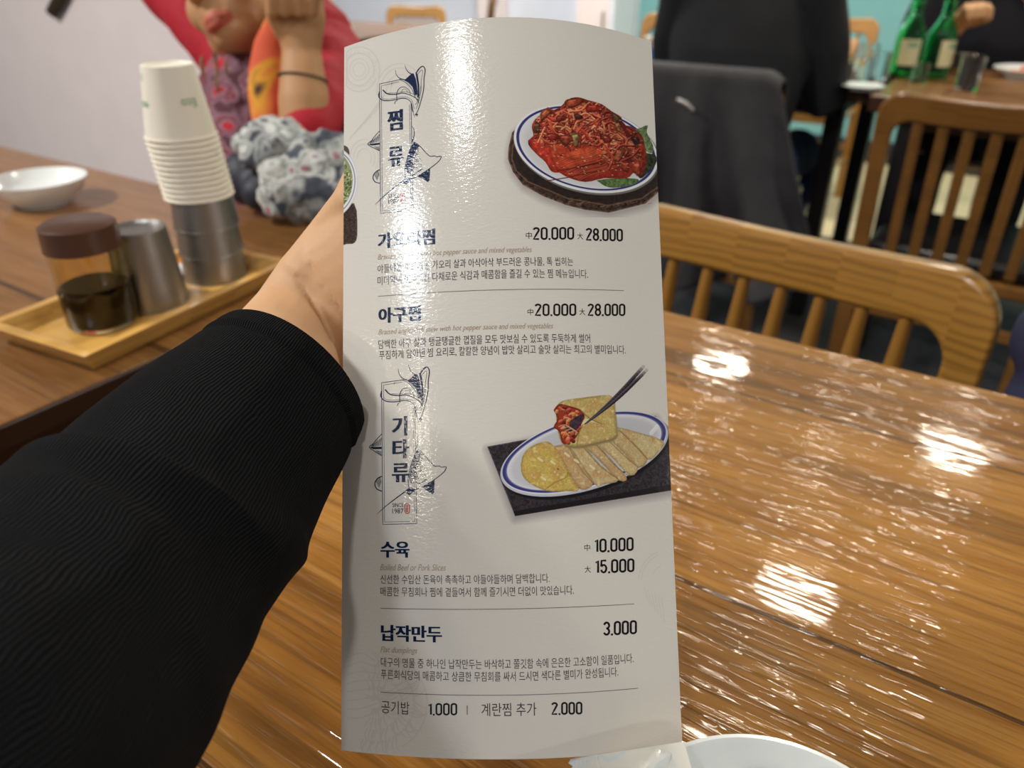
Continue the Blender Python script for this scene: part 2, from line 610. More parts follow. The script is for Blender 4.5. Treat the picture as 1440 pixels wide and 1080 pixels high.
M['blouse'] = paisley('red_paisley', [srgb(176, 24, 36), srgb(136, 100, 114), srgb(112, 28, 42), srgb(78, 36, 46), srgb(170, 20, 30), srgb(196, 40, 46), srgb(70, 28, 38)], 30, 0.33, 0.34, 0.5)
M['scarf'] = paisley('grey_floral', [srgb(92, 100, 112), srgb(196, 198, 194), srgb(120, 128, 126), srgb(70, 76, 88), srgb(206, 92, 66), srgb(178, 120, 136), srgb(62, 68, 78)], 34, 0.12)


def sunset():
    m = NT('orange_scarf')
    v = m.coords('Object')
    n = m.noise(v, 11, 2, 0.5, 0.5)
    col = m.ramp(n, [(0.28, srgb(120, 40, 34)), (0.42, srgb(206, 84, 56)), (0.56, srgb(216, 96, 62)), (0.63, srgb(222, 160, 44)), (0.68, srgb(58, 34, 30))])
    return m.out(color=col, rough=0.85)


M['sunset'] = sunset()

# ------------------------------------------------------------------ the setting
def struct(name, mb, mat, rotz=0.0, loc=None):
    return tag(mb.build(name, mat, None, loc, rotz), kind='structure')


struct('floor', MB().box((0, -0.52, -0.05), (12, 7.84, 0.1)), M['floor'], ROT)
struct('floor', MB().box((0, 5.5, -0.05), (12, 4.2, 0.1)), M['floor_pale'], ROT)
struct('ceiling', MB().box((0, 1.6, 2.55), (12, 12, 0.1)), M['ceiling'], ROT)
WB = 4.90
struct('wall_back', MB().box((3.0, WB + 0.06, 1.25), (10.6, 0.12, 2.5)), M['wall_teal'], ROT)
struct('baseboard_back', MB().box((3.0, WB - 0.012, 0.06), (10.6, 0.024, 0.12), 0.004), M['black_metal'], ROT)
struct('wall_back_left', MB().box((-3.75, WB + 0.02, 1.25), (2.9, 0.10, 2.5)), M['wall_white'], ROT)
struct('wall_left', MB().box((-3.05, 1.63, 1.25), (2.7, 0.10, 2.5)), M['wall_pale'], ROT)
struct('trim_1', MB().box((-3.36, WB - 0.09, 1.25), (0.16, 0.14, 2.5), 0.006), M['wall_pale'], ROT)


# ------------------------------------------------------------------ the menu card
MENU_P = [-0.11884276680359276, 0.12937845876199577, 0.01290454235804191, -0.004915680554525254, 0.1632025954473746,
          -0.35264261401287694, 4.503070888953915, 2.13705568029275, 0.028424247899164295]
MW, MH = 0.145, 0.3199


def _rot(r):
    a = np.linalg.norm(r); k = r / a
    K = np.array([[0, -k[2], k[1]], [k[2], 0, -k[0]], [-k[1], k[0], 0]])
    return np.eye(3) + np.sin(a) * K + (1 - np.cos(a)) * K @ K


MR = _rot(np.array(MENU_P[:3])); MO = np.array(MENU_P[3:6])
C2W = np.array([[1, 0, 0], [0, SI, -CO], [0, CO, SI]])
MBEND = MENU_P[6:9]


def sheet_cam(st, off=0.0):
    """points of the gently bowed card; st = (across, down) in metres, off = height over its face"""
    st = np.asarray(st, float)
    q = st[:, 0] - MBEND[2]
    k = MBEND[0] + MBEND[1] * st[:, 1]
    z = -k * q * q / 2 + off
    return MO + np.stack([st[:, 0] - off * -k * q * 0, -st[:, 1], z], 1) @ MR.T


def sheet(st, off=0.0):
    return sheet_cam(st, off) @ C2W.T + np.array([0, 0, ZC])


def sheet1(s, t, off=0.0):
    return Vector(sheet(np.array([[s, t]]), off)[0])


def _proj(X):
    return np.stack([720 + F_PX * X[:, 0] / -X[:, 2], 540 - F_PX * X[:, 1] / -X[:, 2]], 1)


def to_st(px):
    """where on the card the print seen at a photo pixel sits"""
    px = np.asarray(px, float).reshape(-1, 2)
    st = np.stack([(px[:, 0] - 720) / 450 * MW, (px[:, 1] - 42) / 1015 * MH], 1)
    e = 1e-5
    for _ in range(12):
        p0 = _proj(sheet_cam(st)); r = p0 - px
        a = (_proj(sheet_cam(st + [e, 0])) - p0) / e
        b = (_proj(sheet_cam(st + [0, e])) - p0) / e
        det = a[:, 0] * b[:, 1] - a[:, 1] * b[:, 0]
        st = st - np.stack([(r[:, 0] * b[:, 1] - r[:, 1] * b[:, 0]) / det, (a[:, 0] * r[:, 1] - a[:, 1] * r[:, 0]) / det], 1)
    return st


def top_edge(s):
    return -0.0064 * (1 - (s / (MW / 2)) ** 2)


def make_card():
    mb = MB()
    ni, nj = 160, 80
    TH_ = 0.0011
    front, back = [], []
    for i in range(ni + 1):
        s = -MW / 2 + MW * np.arange(nj + 1) / nj
        t0 = top_edge(s)
        t = t0 + (MH - t0) * i / ni
        st = np.stack([s, t], 1)
        front.append([Vector(p) for p in sheet(st, 0)])
        back.append([Vector(p) for p in sheet(st, -TH_)])
    mb.grid([r[::-1] for r in front], 0)
    mb.grid(back, 0)
    mb.grid([[r[0] for r in front], [r[0] for r in back]], 1)
    mb.grid([[r[-1] for r in back], [r[-1] for r in front]], 1)
    mb.grid([back[0], front[0]], 1)
    mb.grid([front[-1], back[-1]], 1)
    return mb.build('menu', [M['paper'], M['paper_edge']])


menu = tag(make_card(), 'tall white menu card with arched top, Korean dishes and prices, held up by hand', 'menu')
menu_base = sheet1(0, MH)
rebase(menu, menu_base)

TOL = 0.00003


class Print:
    """collects printed shapes that lie on the card"""
    def __init__(self, layer=1):
        self.v, self.f, self.mi = [], [], []
        self.off = TOL * layer

    def add_st(self, st, faces, mi=0):
        b = sum(len(x) for x in self.v)
        st = np.array(st, float)
        st[:, 1] = np.minimum(st[:, 1], MH - 1e-5)
        st[:, 0] = np.clip(st[:, 0], -MW / 2 + 1e-5, MW / 2 - 1e-5)
        self.v.append(sheet(st, self.off))
        self.f += [[i + b for i in f] for f in faces]
        self.mi += [mi] * len(faces)

    def line(self, pts, w, mi=0, closed=False, st_shift=(0, 0), taper=None):
        """a drawn stroke through photo pixels, w = width in pixels"""
        pts = np.array(pts, float)
        if closed: pts = np.vstack([pts, pts[:1]])
        out = [pts[0]]
        for a, b in zip(pts[:-1], pts[1:]):
            n = max(1, int(np.hypot(*(b - a)) / 6))
            for k in range(1, n + 1): out.append(a + (b - a) * k / n)
        p = np.array(out)
        d = np.gradient(p, axis=0)
        nn = np.stack([-d[:, 1], d[:, 0]], 1); nn /= np.maximum(np.linalg.norm(nn, axis=1, keepdims=True), 1e-9)
        ww = np.full(len(p), w / 2.0)
        if taper is not None: ww = np.linspace(taper[0], taper[1], len(p)) / 2.0
        v = np.vstack([p + nn * ww[:, None], p - nn * ww[:, None]])
        n = len(p)
        fs = [[i, i + 1, n + i + 1, n + i] for i in range(n - 1)]
        self.add_st(to_st(v) + np.array(st_shift), fs, mi)

    def poly(self, pts, mi=0, st_shift=(0, 0)):
        bm = bmesh.new()
        vs = [bm.verts.new((x, y, 0)) for x, y in pts]
        f = bm.faces.new(vs)
        bmesh.ops.triangulate(bm, faces=[f])
        bm.verts.index_update()
        v = np.array([(q.co.x, q.co.y) for q in bm.verts]); fs = [[q.index for q in f.verts] for f in bm.faces]
        bm.free()
        self.add_st(to_st(v) + np.array(st_shift), fs, mi)

    def text(self, body, u0, v0, u1, v1, h, bold=0.0, shear=0.0, fat=0.0, mi=0):
        """body set from pixel (u0,v0) to (u1,v1) along its foot, h pixels tall"""
        vs, fs, ymin, ymax = text_mesh(body, bold, shear)
        if fat:
            allv, allf = [], []
            for k, dx in enumerate((-fat, -fat / 2, 0, fat / 2, fat)):
                allv.append(vs + [dx, 0]); allf += [[i + k * len(vs) for i in f] for f in fs]
            vs = np.vstack(allv); fs = allf
        a, b, c = to_st([(u0, v0), (u1, v1), (u0, v0 - h)])
        x0, x1 = vs[:, 0].min(), vs[:, 0].max()
        t = (a[1] + b[1]) / 2
        hh = a[1] - c[1]
        sx = (b[0] - a[0]) / (x1 - x0)
        st = np.stack([a[0] + (vs[:, 0] - x0) * sx, t - (vs[:, 1] - ymin) / (ymax - ymin) * hh], 1)
        self.add_st(st, fs, mi)

    def digits(self, body, u0, v0, u1, v1, h, w=0.145):
        """narrow round-cornered numerals drawn as even strokes, h pixels tall"""
        def arc(cx, cy, rx, ry, a0, a1, n=9): return [(cx + rx * math.cos(math.radians(a0 + (a1 - a0) * k / n)), cy + ry * math.sin(math.radians(a0 + (a1 - a0) * k / n))) for k in range(n + 1)]
        r = 0.17
        G = {'0': ([arc(r, 1 - r, r, r, 180, 0) + arc(r, r, r, r, 0, -180)], True, 2 * r), '1': ([[(0.02, 0.84), (0.17, 1.0), (0.17, 0.0)]], False, 0.18),
             '2': ([arc(r, 1 - r, r, r, 175, -25) + [(0.0, 0.0), (2 * r + 0.01, 0.0)]], False, 2 * r), '3': ([arc(r, 0.755, r, 0.245, 165, -90) + arc(r, 0.255, r, 0.255, 90, -165)[0:]], False, 2 * r),
             '5': ([[(2 * r - 0.01, 1.0), (0.03, 1.0), (0.01, 0.54)] + arc(r, 0.32, r, 0.32, 140, -165)], False, 2 * r), '8': ([arc(r, 0.76, r * 0.93, 0.24, -90, 270, 16), arc(r, 0.26, r, 0.26, 90, 450, 16)], False, 2 * r),
             '.': ([[(0.0, -0.09), (0.0, 0.075)]], False, 0.0)}
        x, items = 0.0, []
        for ch in body:
            ls, closed, wd = G[ch]
            items.append((x, ls, closed)); x += wd + 0.185
        tot = x - 0.185
        ins = w * 0.5
        for x0, ls, closed in items:
            for l in ls:
                pts = []
                for x_, y_ in l:
                    f = (x0 + x_ + ins * 0.62) / (tot + ins * 1.24)
                    pts.append((u0 + (u1 - u0) * f, v0 + (v1 - v0) * f - h * (ins + y_ * (1 - 2 * ins))))
                self.line(pts, h * w, 0, closed)

    def build(self, name, mats, parent=None, label=None):
        me = bpy.data.meshes.new(name)
        v = np.vstack(self.v) - np.array(menu_base)
        me.from_pydata(v.tolist(), [], self.f)
        me.polygons.foreach_set('material_index', self.mi)
        o = link(name, me, mats, parent or menu)
        if label: o['label'] = label
        return o


def text_mesh(body, bold=0.0, shear=0.0):
    c = bpy.data.curves.new('t', 'FONT')
    c.body = body; c.size = 1.0; c.offset = bold; c.shear = shear; c.resolution_u = 3
    o = bpy.data.objects.new('t', c)
    COL.objects.link(o)
    bpy.context.view_layer.update()
    me = bpy.data.meshes.new_from_object(o.evaluated_get(bpy.context.evaluated_depsgraph_get()))
    p = vpos(me)[:, :2]
    fs = [list(f.vertices) for f in me.polygons]
    bpy.data.objects.remove(o); bpy.data.curves.remove(c); bpy.data.meshes.remove(me)
    return p, fs, p[:, 1].min(), p[:, 1].max()


HEAD = [('가오리찜', 531, 350, 612, 344, 22), ('아구찜', 532, 454, 592, 452, 21.5), ('수육', 535, 784.4, 576, 783.8, 22.5), ('납작만두', 535.6, 901.5, 621.8, 903.4, 23)]
ENG = [('Braised ray stew with hot pepper sauce and mixed vegetables', 531, 368, 748, 357, 10), ('Braised angler-fish stew with hot pepper sauce and mixed vegetables', 532, 472, 778, 465.5, 10),
       ('Boiled Beef or Pork Slices', 534.5, 802, 627, 802.5, 9), ('Flat dumplings', 535, 920, 587, 921, 10.5)]
DESC = [[('야들야들 부드러운 가오리 살과 아삭아삭 부드러운 콩나물, 톡 씹히는', 531, 384, 806, 375.5, 12.5), ('미더덕이 어우러진 다채로운 식감과 매콤함을 즐길 수 있는 찜 메뉴입니다.', 531, 400.5, 827, 392.5, 12.5)],
        [('담백한 아구 살과 탱글탱글한 껍질을 모두 맛보실 수 있도록 두둑하게 썰어', 532, 490.5, 830, 482.5, 12.5), ('푸짐하게 담아낸 찜 요리로, 칼칼한 양념이 밥맛 살리고 술맛 살리는 최고의 별미입니다.', 533, 505.5, 880, 499.5, 13)],
        [('신선한 수입산 돈육이 촉촉하고 야들야들하며 담백합니다.', 535, 820.7, 773, 819.5, 13), ('매콤한 무침회나 찜에 곁들여서 함께 즐기시면 더없이 맛있습니다.', 535, 838, 807, 836, 13)],
        [('대구의 명물 중 하나인 납작만두는 바삭하고 쫄깃함 속에 은은한 고소함이 일품입니다.', 535.6, 938, 891, 931.5, 13.5), ('푸른회식당의 매콤하고 상큼한 무침회를 싸서 드시면 색다른 별미가 완성됩니다.', 535.6, 955, 869.5, 950.5, 13.5)]]
PRICE = [[('中', 739.5, 336, 748, 335.7, 9.5, 0.0), ('20.000', 749.5, 337.5, 807, 337, 18, 0.012), ('大', 812, 336.5, 820, 336.5, 9, 0.0), ('28.000', 824, 338.5, 875.5, 339.8, 18, 0.012)],
         [('中', 742, 443, 750, 443, 9, 0.0), ('20.000', 752, 444.5, 810, 444.3, 17.5, 0.012), ('大', 815, 443, 823, 443, 9, 0.0), ('28.000', 826.5, 444.5, 879, 444.5, 17.5, 0.012)],
         [('中', 822, 775, 830, 774.6, 9.5, 0.0), ('10.000', 835.4, 777.5, 890.6, 774.6, 19.5, 0.012), ('大', 822.4, 805.6, 830.8, 805, 9.5, 0.0), ('15.000', 836.4, 807, 891.7, 804.5, 19.5, 0.012)],
         [('3.000', 848.4, 894.2, 895.2, 891.8, 20, 0.012)]]
for it in HEAD:
    p = Print(2); p.text(*it, bold=0.012, fat=0.035); p.build('printed_heading', M['navy_ink'])
for it in ENG:
    p = Print(2); p.text(*it, shear=0.32); p.build('printed_subtitle', M['gold_ink'])
for its in DESC:
    p = Print(2)
    for it in its: p.text(*it)
    p.build('printed_description', M['grey_ink'])
for its in PRICE:
    p = Print(2)
    for it in its:
        if it[6]: p.digits(*it[:6])
        else: p.text(*it[:6])
    p.build('printed_price', M['black_ink'])
p = Print(2)
p.text('공기밥', 536.3, 1003.5, 575.7, 1004.5, 18, mi=1); p.digits('1.000', 601.7, 1006.2, 642.6, 1006, 17.5)
p.line([(657, 992), (657, 1005)], 1.0, 1); p.text('계란찜 추가', 677, 1007, 754.5, 1006.5, 18.5, mi=1); p.digits('2.000', 775.6, 1005.5, 818.5, 1004.7, 18)
p.build('printed_extras', [M['black_ink'], M['grey_ink']])
for pts in ([(531.7, 416.7), (600, 411.5), (666.7, 409), (760, 407.3), (877, 408.3)], [(535.2, 854.1), (600, 857), (656, 857.6), (761.5, 856.2), (891.7, 848.5)], [(535.2, 972), (600, 976.6), (656, 978), (744, 978), (897, 967.4)]):
    a = to_st(pts); t = a[:, 1].mean()
    p = Print(2); s0, s1 = a[0, 0], a[-1, 0]; n = 40
    s = np.linspace(s0, s1, n + 1)
    p.add_st(np.vstack([np.stack([s, s * 0 + t - 0.00014], 1), np.stack([s, s * 0 + t + 0.00014], 1)]), [[i, i + 1, n + 2 + i, n + 1 + i] for i in range(n)])
    p.build('divider_line', M['line_ink'])


# ---- emblems: a framed title panel with drawn kelp, a ray and shells
def Z1(*pts):
    return [(500 + x / 4.906, 80 + y / 4.906) for x, y in pts]


def smooth_pts(pts, k=4):
    """Catmull-Rom through the points"""
    P = [np.array(p, float) for p in pts]
    P = [2 * P[0] - P[1]] + P + [2 * P[-1] - P[-2]]
    out = []
    for i in range(1, len(P) - 2):
        for j in range(k):
            t = j / k
            out.append(0.5 * ((2 * P[i]) + (-P[i - 1] + P[i + 1]) * t + (2 * P[i - 1] - 5 * P[i] + 4 * P[i + 1] - P[i + 2]) * t * t + (-P[i - 1] + 3 * P[i] - 3 * P[i + 1] + P[i + 2]) * t ** 3))
    out.append(P[-2])
    return [tuple(p) for p in out]


def emblem(shift, titles, since):
    p = Print(2)
    sh = shift
    def ln(pts, w, taper=None, curve=True):
        q = Z1(*pts)
        p.line(smooth_pts(q) if curve and len(q) > 2 else q, w, 0, False, sh, taper)
    # double frame
    ln([(330, 152), (165, 187), (172, 1080), (396, 1055), (383, 320)], 0.8, None, False)
    ln([(300, 172), (178, 200), (184, 1064), (384, 1042), (372, 330)], 0.5, None, False)
    # kelp fronds
    for pts, w in (([(275, 90), (280, 120), (300, 145), (335, 158), (372, 160)], (0.5, 1.7)), ([(340, 60), (355, 95), (378, 115), (402, 122)], (0.5, 1.7)),
                   ([(418, 112), (440, 80), (465, 65), (480, 92), (472, 150), (470, 220), (452, 300), (430, 370), (410, 402)], (1.6, 0.8)),
                   ([(430, 120), (455, 90), (462, 110), (452, 170), (452, 230), (436, 300), (418, 360)], (0.5, 0.5)),
                   ([(188, 228), (220, 255), (280, 258), (330, 250), (390, 270), (440, 302)], (1.8, 0.8)), ([(225, 250), (280, 248), (335, 240), (395, 255), (445, 285)], (0.4, 0.5)),
                   ([(165, 240), (160, 275), (190, 300), (250, 300), (330, 285), (380, 310), (398, 385)], (1.5, 0.9)), ([(175, 270), (195, 290), (250, 290), (330, 275), (385, 296), (405, 360)], (0.4, 0.5)),
                   ([(285, 298), (285, 250), (305, 215), (340, 208), (372, 235), (378, 262)], (1.1, 0.6)), ([(315, 250), (325, 225), (345, 222), (360, 245)], (0.5, 0.5)),
                   ([(268, 325), (275, 308), (290, 298)], (0.9, 0.5)), ([(246, 190), (252, 176)], (0.8, 0.5)),
                   ([(300, 155), (345, 178), (388, 222), (410, 275), (440, 320)], (0.8, 0.8)), ([(388, 330), (392, 370), (408, 415)], (0.9, 0.4)),
                   ([(410, 400), (428, 395), (420, 410)], (1.5, 0.8)), ([(450, 200), (440, 260), (425, 310), (412, 330)], (0.5, 0.6))):
        ln(pts, 1, w)
    p.poly(Z1((335, 162), (372, 128), (398, 112), (415, 150), (424, 200), (426, 262), (408, 262), (392, 205), (365, 178)), 0, sh)
    p.poly(Z1((412, 105), (428, 118), (440, 200), (438, 270), (426, 285), (428, 200)), 0, sh)
    for k in range(7):
        ln([(345 + 8 * k, 170 + 7 * k), (352 + 8 * k, 150 + 5 * k)], 0.5)
    # the ray
    outline = [(405, 588), (432, 606), (452, 625), (480, 655), (512, 685), (545, 683), (560, 690), (590, 686), (578, 715), (545, 745), (500, 778), (440, 815), (388, 842), (352, 850), (340, 800), (346, 740), (362, 680), (384, 620), (405, 588)]
    p.line(smooth_pts(Z1(*outline), 3), 1.0, 0, False, sh)
    rr = random.Random(3)
    for k in range(260):      # stippled back
        a = rr.random(); b = rr.random() ** 1.7
        x = 398 - 50 * a + b * (40 + 80 * a); y = 598 + 215 * a * (1 - 0.25 * b) + b * 35
        if x < 500 and y < 800:
            ln([(x, y), (x + 3 + 5 * (1 - b), y + 4)], 0.55 * (1.25 - b) + 0.18, None, False)
    for k in range(40):
        x = 500 + 70 * rr.random(); y = 770 - (x - 500) * 0.7 + 6 * rr.random() - 8
        ln([(x - 110, y + 55), (x - 104, y + 52)], 0.6, None, False)
    p.poly(Z1((405, 588), (440, 615), (418, 640), (385, 700), (352, 790), (345, 770), (360, 690), (384, 620)), 0, sh)
    p.poly(Z1((352, 830), (380, 836), (392, 845), (372, 858), (350, 882), (328, 870), (330, 845)), 0, sh)
    p.poly(Z1((428, 826), (500, 782), (514, 772), (510, 850), (498, 864), (478, 850), (455, 838)), 0, sh)
    ln([(335, 848), (250, 915), (180, 975), (135, 1020)], 1, (1.6, 0.4))
    ln([(388, 478), (402, 500), (404, 540), (394, 575), (386, 590)], 1, (0.5, 1.8))
    # shells behind the panel
    ln([(165, 512), (135, 545), (108, 580), (84, 603), (120, 626), (165, 648)], 0.9)
    for k in range(6):
        ln([(100 + 11 * k, 600 - 3 * k), (112 + 10 * k, 580 - 9 * k)], 0.9, None, False)
    p.poly(Z1((84, 603), (165, 592), (165, 606), (110, 612)), 0, sh)
    for k in range(4):
        ln([(125 + 10 * k, 622 + 6 * k), (165, 622 + 7 * k)], 0.7, None, False)
    ln([(166, 778), (138, 795), (120, 828), (132, 860), (166, 872)], 1.3)
    for k in range(5):
        ln([(130 + 6 * k, 812 - 7 * k), (150 + 3 * k, 850 - 8 * k)], 0.7, None, False)
    e = p.build('emblem', M['navy_ink'])
    p = Print(3)
    for t in titles: p.text(*t, bold=0.01, fat=0.04)
    p.build('emblem_title', M['navy_ink'], e)
    p = Print(3)
    (a, b, c, d) = since
    p.text('SINCE', *a, bold=0.0); p.text('1987', *b)
    p.build('emblem_year', M['black_ink'], e)
    p = Print(3)
    x0, y0, x1, y1 = c
    r = (x1 - x0) / 2; cx = (x0 + x1) / 2
    loop = [(cx + r * math.cos(a), y0 + r - r * math.sin(a)) for a in np.linspace(0, PI, 9)] + [(cx - r * math.cos(a), y1 - r + r * math.sin(a)) for a in np.linspace(0, PI, 9)]
    p.line(loop, 1.1, 0, True)
    for k in range(5):
        y = y0 + 2.6 + (y1 - y0 - 5.2) * k / 4
        p.line([(cx - r * .5, y), (cx + r * .5, y)], 0.9)
    p.line([(cx, y0 + 2), (cx, y1 - 2)], 0.9); p.line([(cx - r * .5, (y0 + y1) / 2), (cx - r * .5, y1 - 3)], 0.7)
    p.build('seal_stamp', M['red_ink'], e)


emblem((0, 0), [('찜', 544.5, 185, 566.6, 182, 29), ('류', 545.5, 235, 567.4, 232.5, 27.5)],
       ((546, 279, 561, 278.2, 6.4), (546.3, 286.6, 560.8, 286.2, 6.6), (562.9, 271.5, 569.2, 284.8), 0))
sA, sB = to_st([(517.3, 202.9), (519.6, 628.9)])
emblem((sB - sA) * 1.0, [('기', 551.2, 613.3, 572.8, 612.5, 27.5), ('타', 551.8, 645, 575.6, 644.5, 27), ('류', 551.2, 678.4, 575.6, 677.5, 26.5)],
       ((551.8, 713.3, 567.3, 712.9, 5.6), (551.8, 722.2, 567.3, 722, 7), (569.3, 707.8, 575.8, 722.2), 0))

# ---- pale ornaments in the paper's corners
def swirl(p, cx, cy, r0, r1, turns, a0, w, sq=1.0):
    pts = []
    for k in range(int(40 * turns) + 1):
        a = a0 + 2 * PI * k / 40; r = r0 + (r1 - r0) * k / (40 * turns)
        u, v = cx + r * math.cos(a), cy + sq * r * math.sin(a)
        if u > 487: pts.append((u, v))
    if len(pts) > 2: p.line(pts, w)


rr_o = random.Random(21)
def petals(p, cx, cy, r0, r1, a0, a1, n, w):
    for k in range(n):
        a = a0 + (a1 - a0) * k / (n - 1); b = a + rr_o.uniform(-0.25, 0.25)
        q = [(cx + r0 * math.cos(a), cy + r0 * math.sin(a)), (cx + (r0 + r1) / 2 * math.cos((a + b) / 2 + 0.06), cy + (r0 + r1) / 2 * math.sin((a + b) / 2 + 0.06)), (cx + r1 * math.cos(b), cy + r1 * math.sin(b))]
        if min(u for u, v in q) > 486: p.line(smooth_pts(q), 1, 0, False, (0, 0), (w, w * 0.4))


p = Print(1)
for r in (9, 14, 21, 29): swirl(p, 505, 98, r * 0.9, r, 1.0, 0.4, 1.2 if r < 20 else 1.8, 1.15)
for r in (13, 19, 27, 32): swirl(p, 562, 128, r, r * 1.02, 0.55, PI * 0.95, 1.5, 1.2)
petals(p, 505, 98, 22, 28, 0, 2 * PI, 30, 1.0)
for r in (10, 15, 20): swirl(p, 512, 222, r, r, 0.6, PI, 1.0, 1.3)
for k in range(6): p.line(smooth_pts([(491 + 7 * k, 196 - 7 * k), (507 + 6 * k, 176 - 7 * k), (523 + 5 * k, 162 - 9 * k)]), 1.0)
p.build('watermark_ornament', M['faint_ink'], None, 'pale grey swirl printed in the top left corner')
p = Print(1)
for r in (40, 36, 22): p.line([(938 - r * math.cos(a), 818 - r * 1.1 * math.sin(a)) for a in np.linspace(0.05 if r > 30 else 0.5, 1.25, 16)], 1.1)
for k in range(6): p.line([(906 + 5 * k, 826 + 3 * k), (914 + 4 * k, 850 + 5 * k)], 0.9)
p.build('watermark_ornament', M['faint_ink'], None, 'pale grey flower printed at the right edge')
p = Print(1)
for k, (r0, r1) in enumerate(((6, 20), (20, 38), (36, 56), (52, 74))): petals(p, 528, 990, r0, r1, -2.2 + 0.2 * k, 1.9, 16 + 6 * k, 2.6)
for r in (20, 38, 56, 74): swirl(p, 528, 990, r, r * 0.97, 0.42, -1.5, 1.6, 0.98)
for k in range(8): p.line(smooth_pts([(488, 925 + 12 * k), (508, 918 + 13 * k), (528 + 3 * k, 930 + 9 * k)]), 1.6)
p.build('watermark_ornament', M['faint_ink'], None, 'pale grey flower printed in the bottom left corner')

# ---- printed food photographs
PAPER = np.array([226, 221, 212], float)


def vnoise(h, w, cell, seed):
    r = np.random.default_rng(seed)
    gh, gw = int(h / cell) + 3, int(w / cell) + 3
    g = r.random((gh, gw))
    y = np.arange(h) / cell; x = np.arange(w) / cell
    yi = y.astype(int); xi = x.astype(int)
    fy = (y - yi); fx = (x - xi)
    fy = (fy * fy * (3 - 2 * fy))[:, None]; fx = (fx * fx * (3 - 2 * fx))[None, :]
    a = g[yi][:, xi]; b = g[yi][:, xi + 1]; c = g[yi + 1][:, xi]; d = g[yi + 1][:, xi + 1]
    return (a * (1 - fx) + b * fx) * (1 - fy) + (c * (1 - fx) + d * fx) * fy


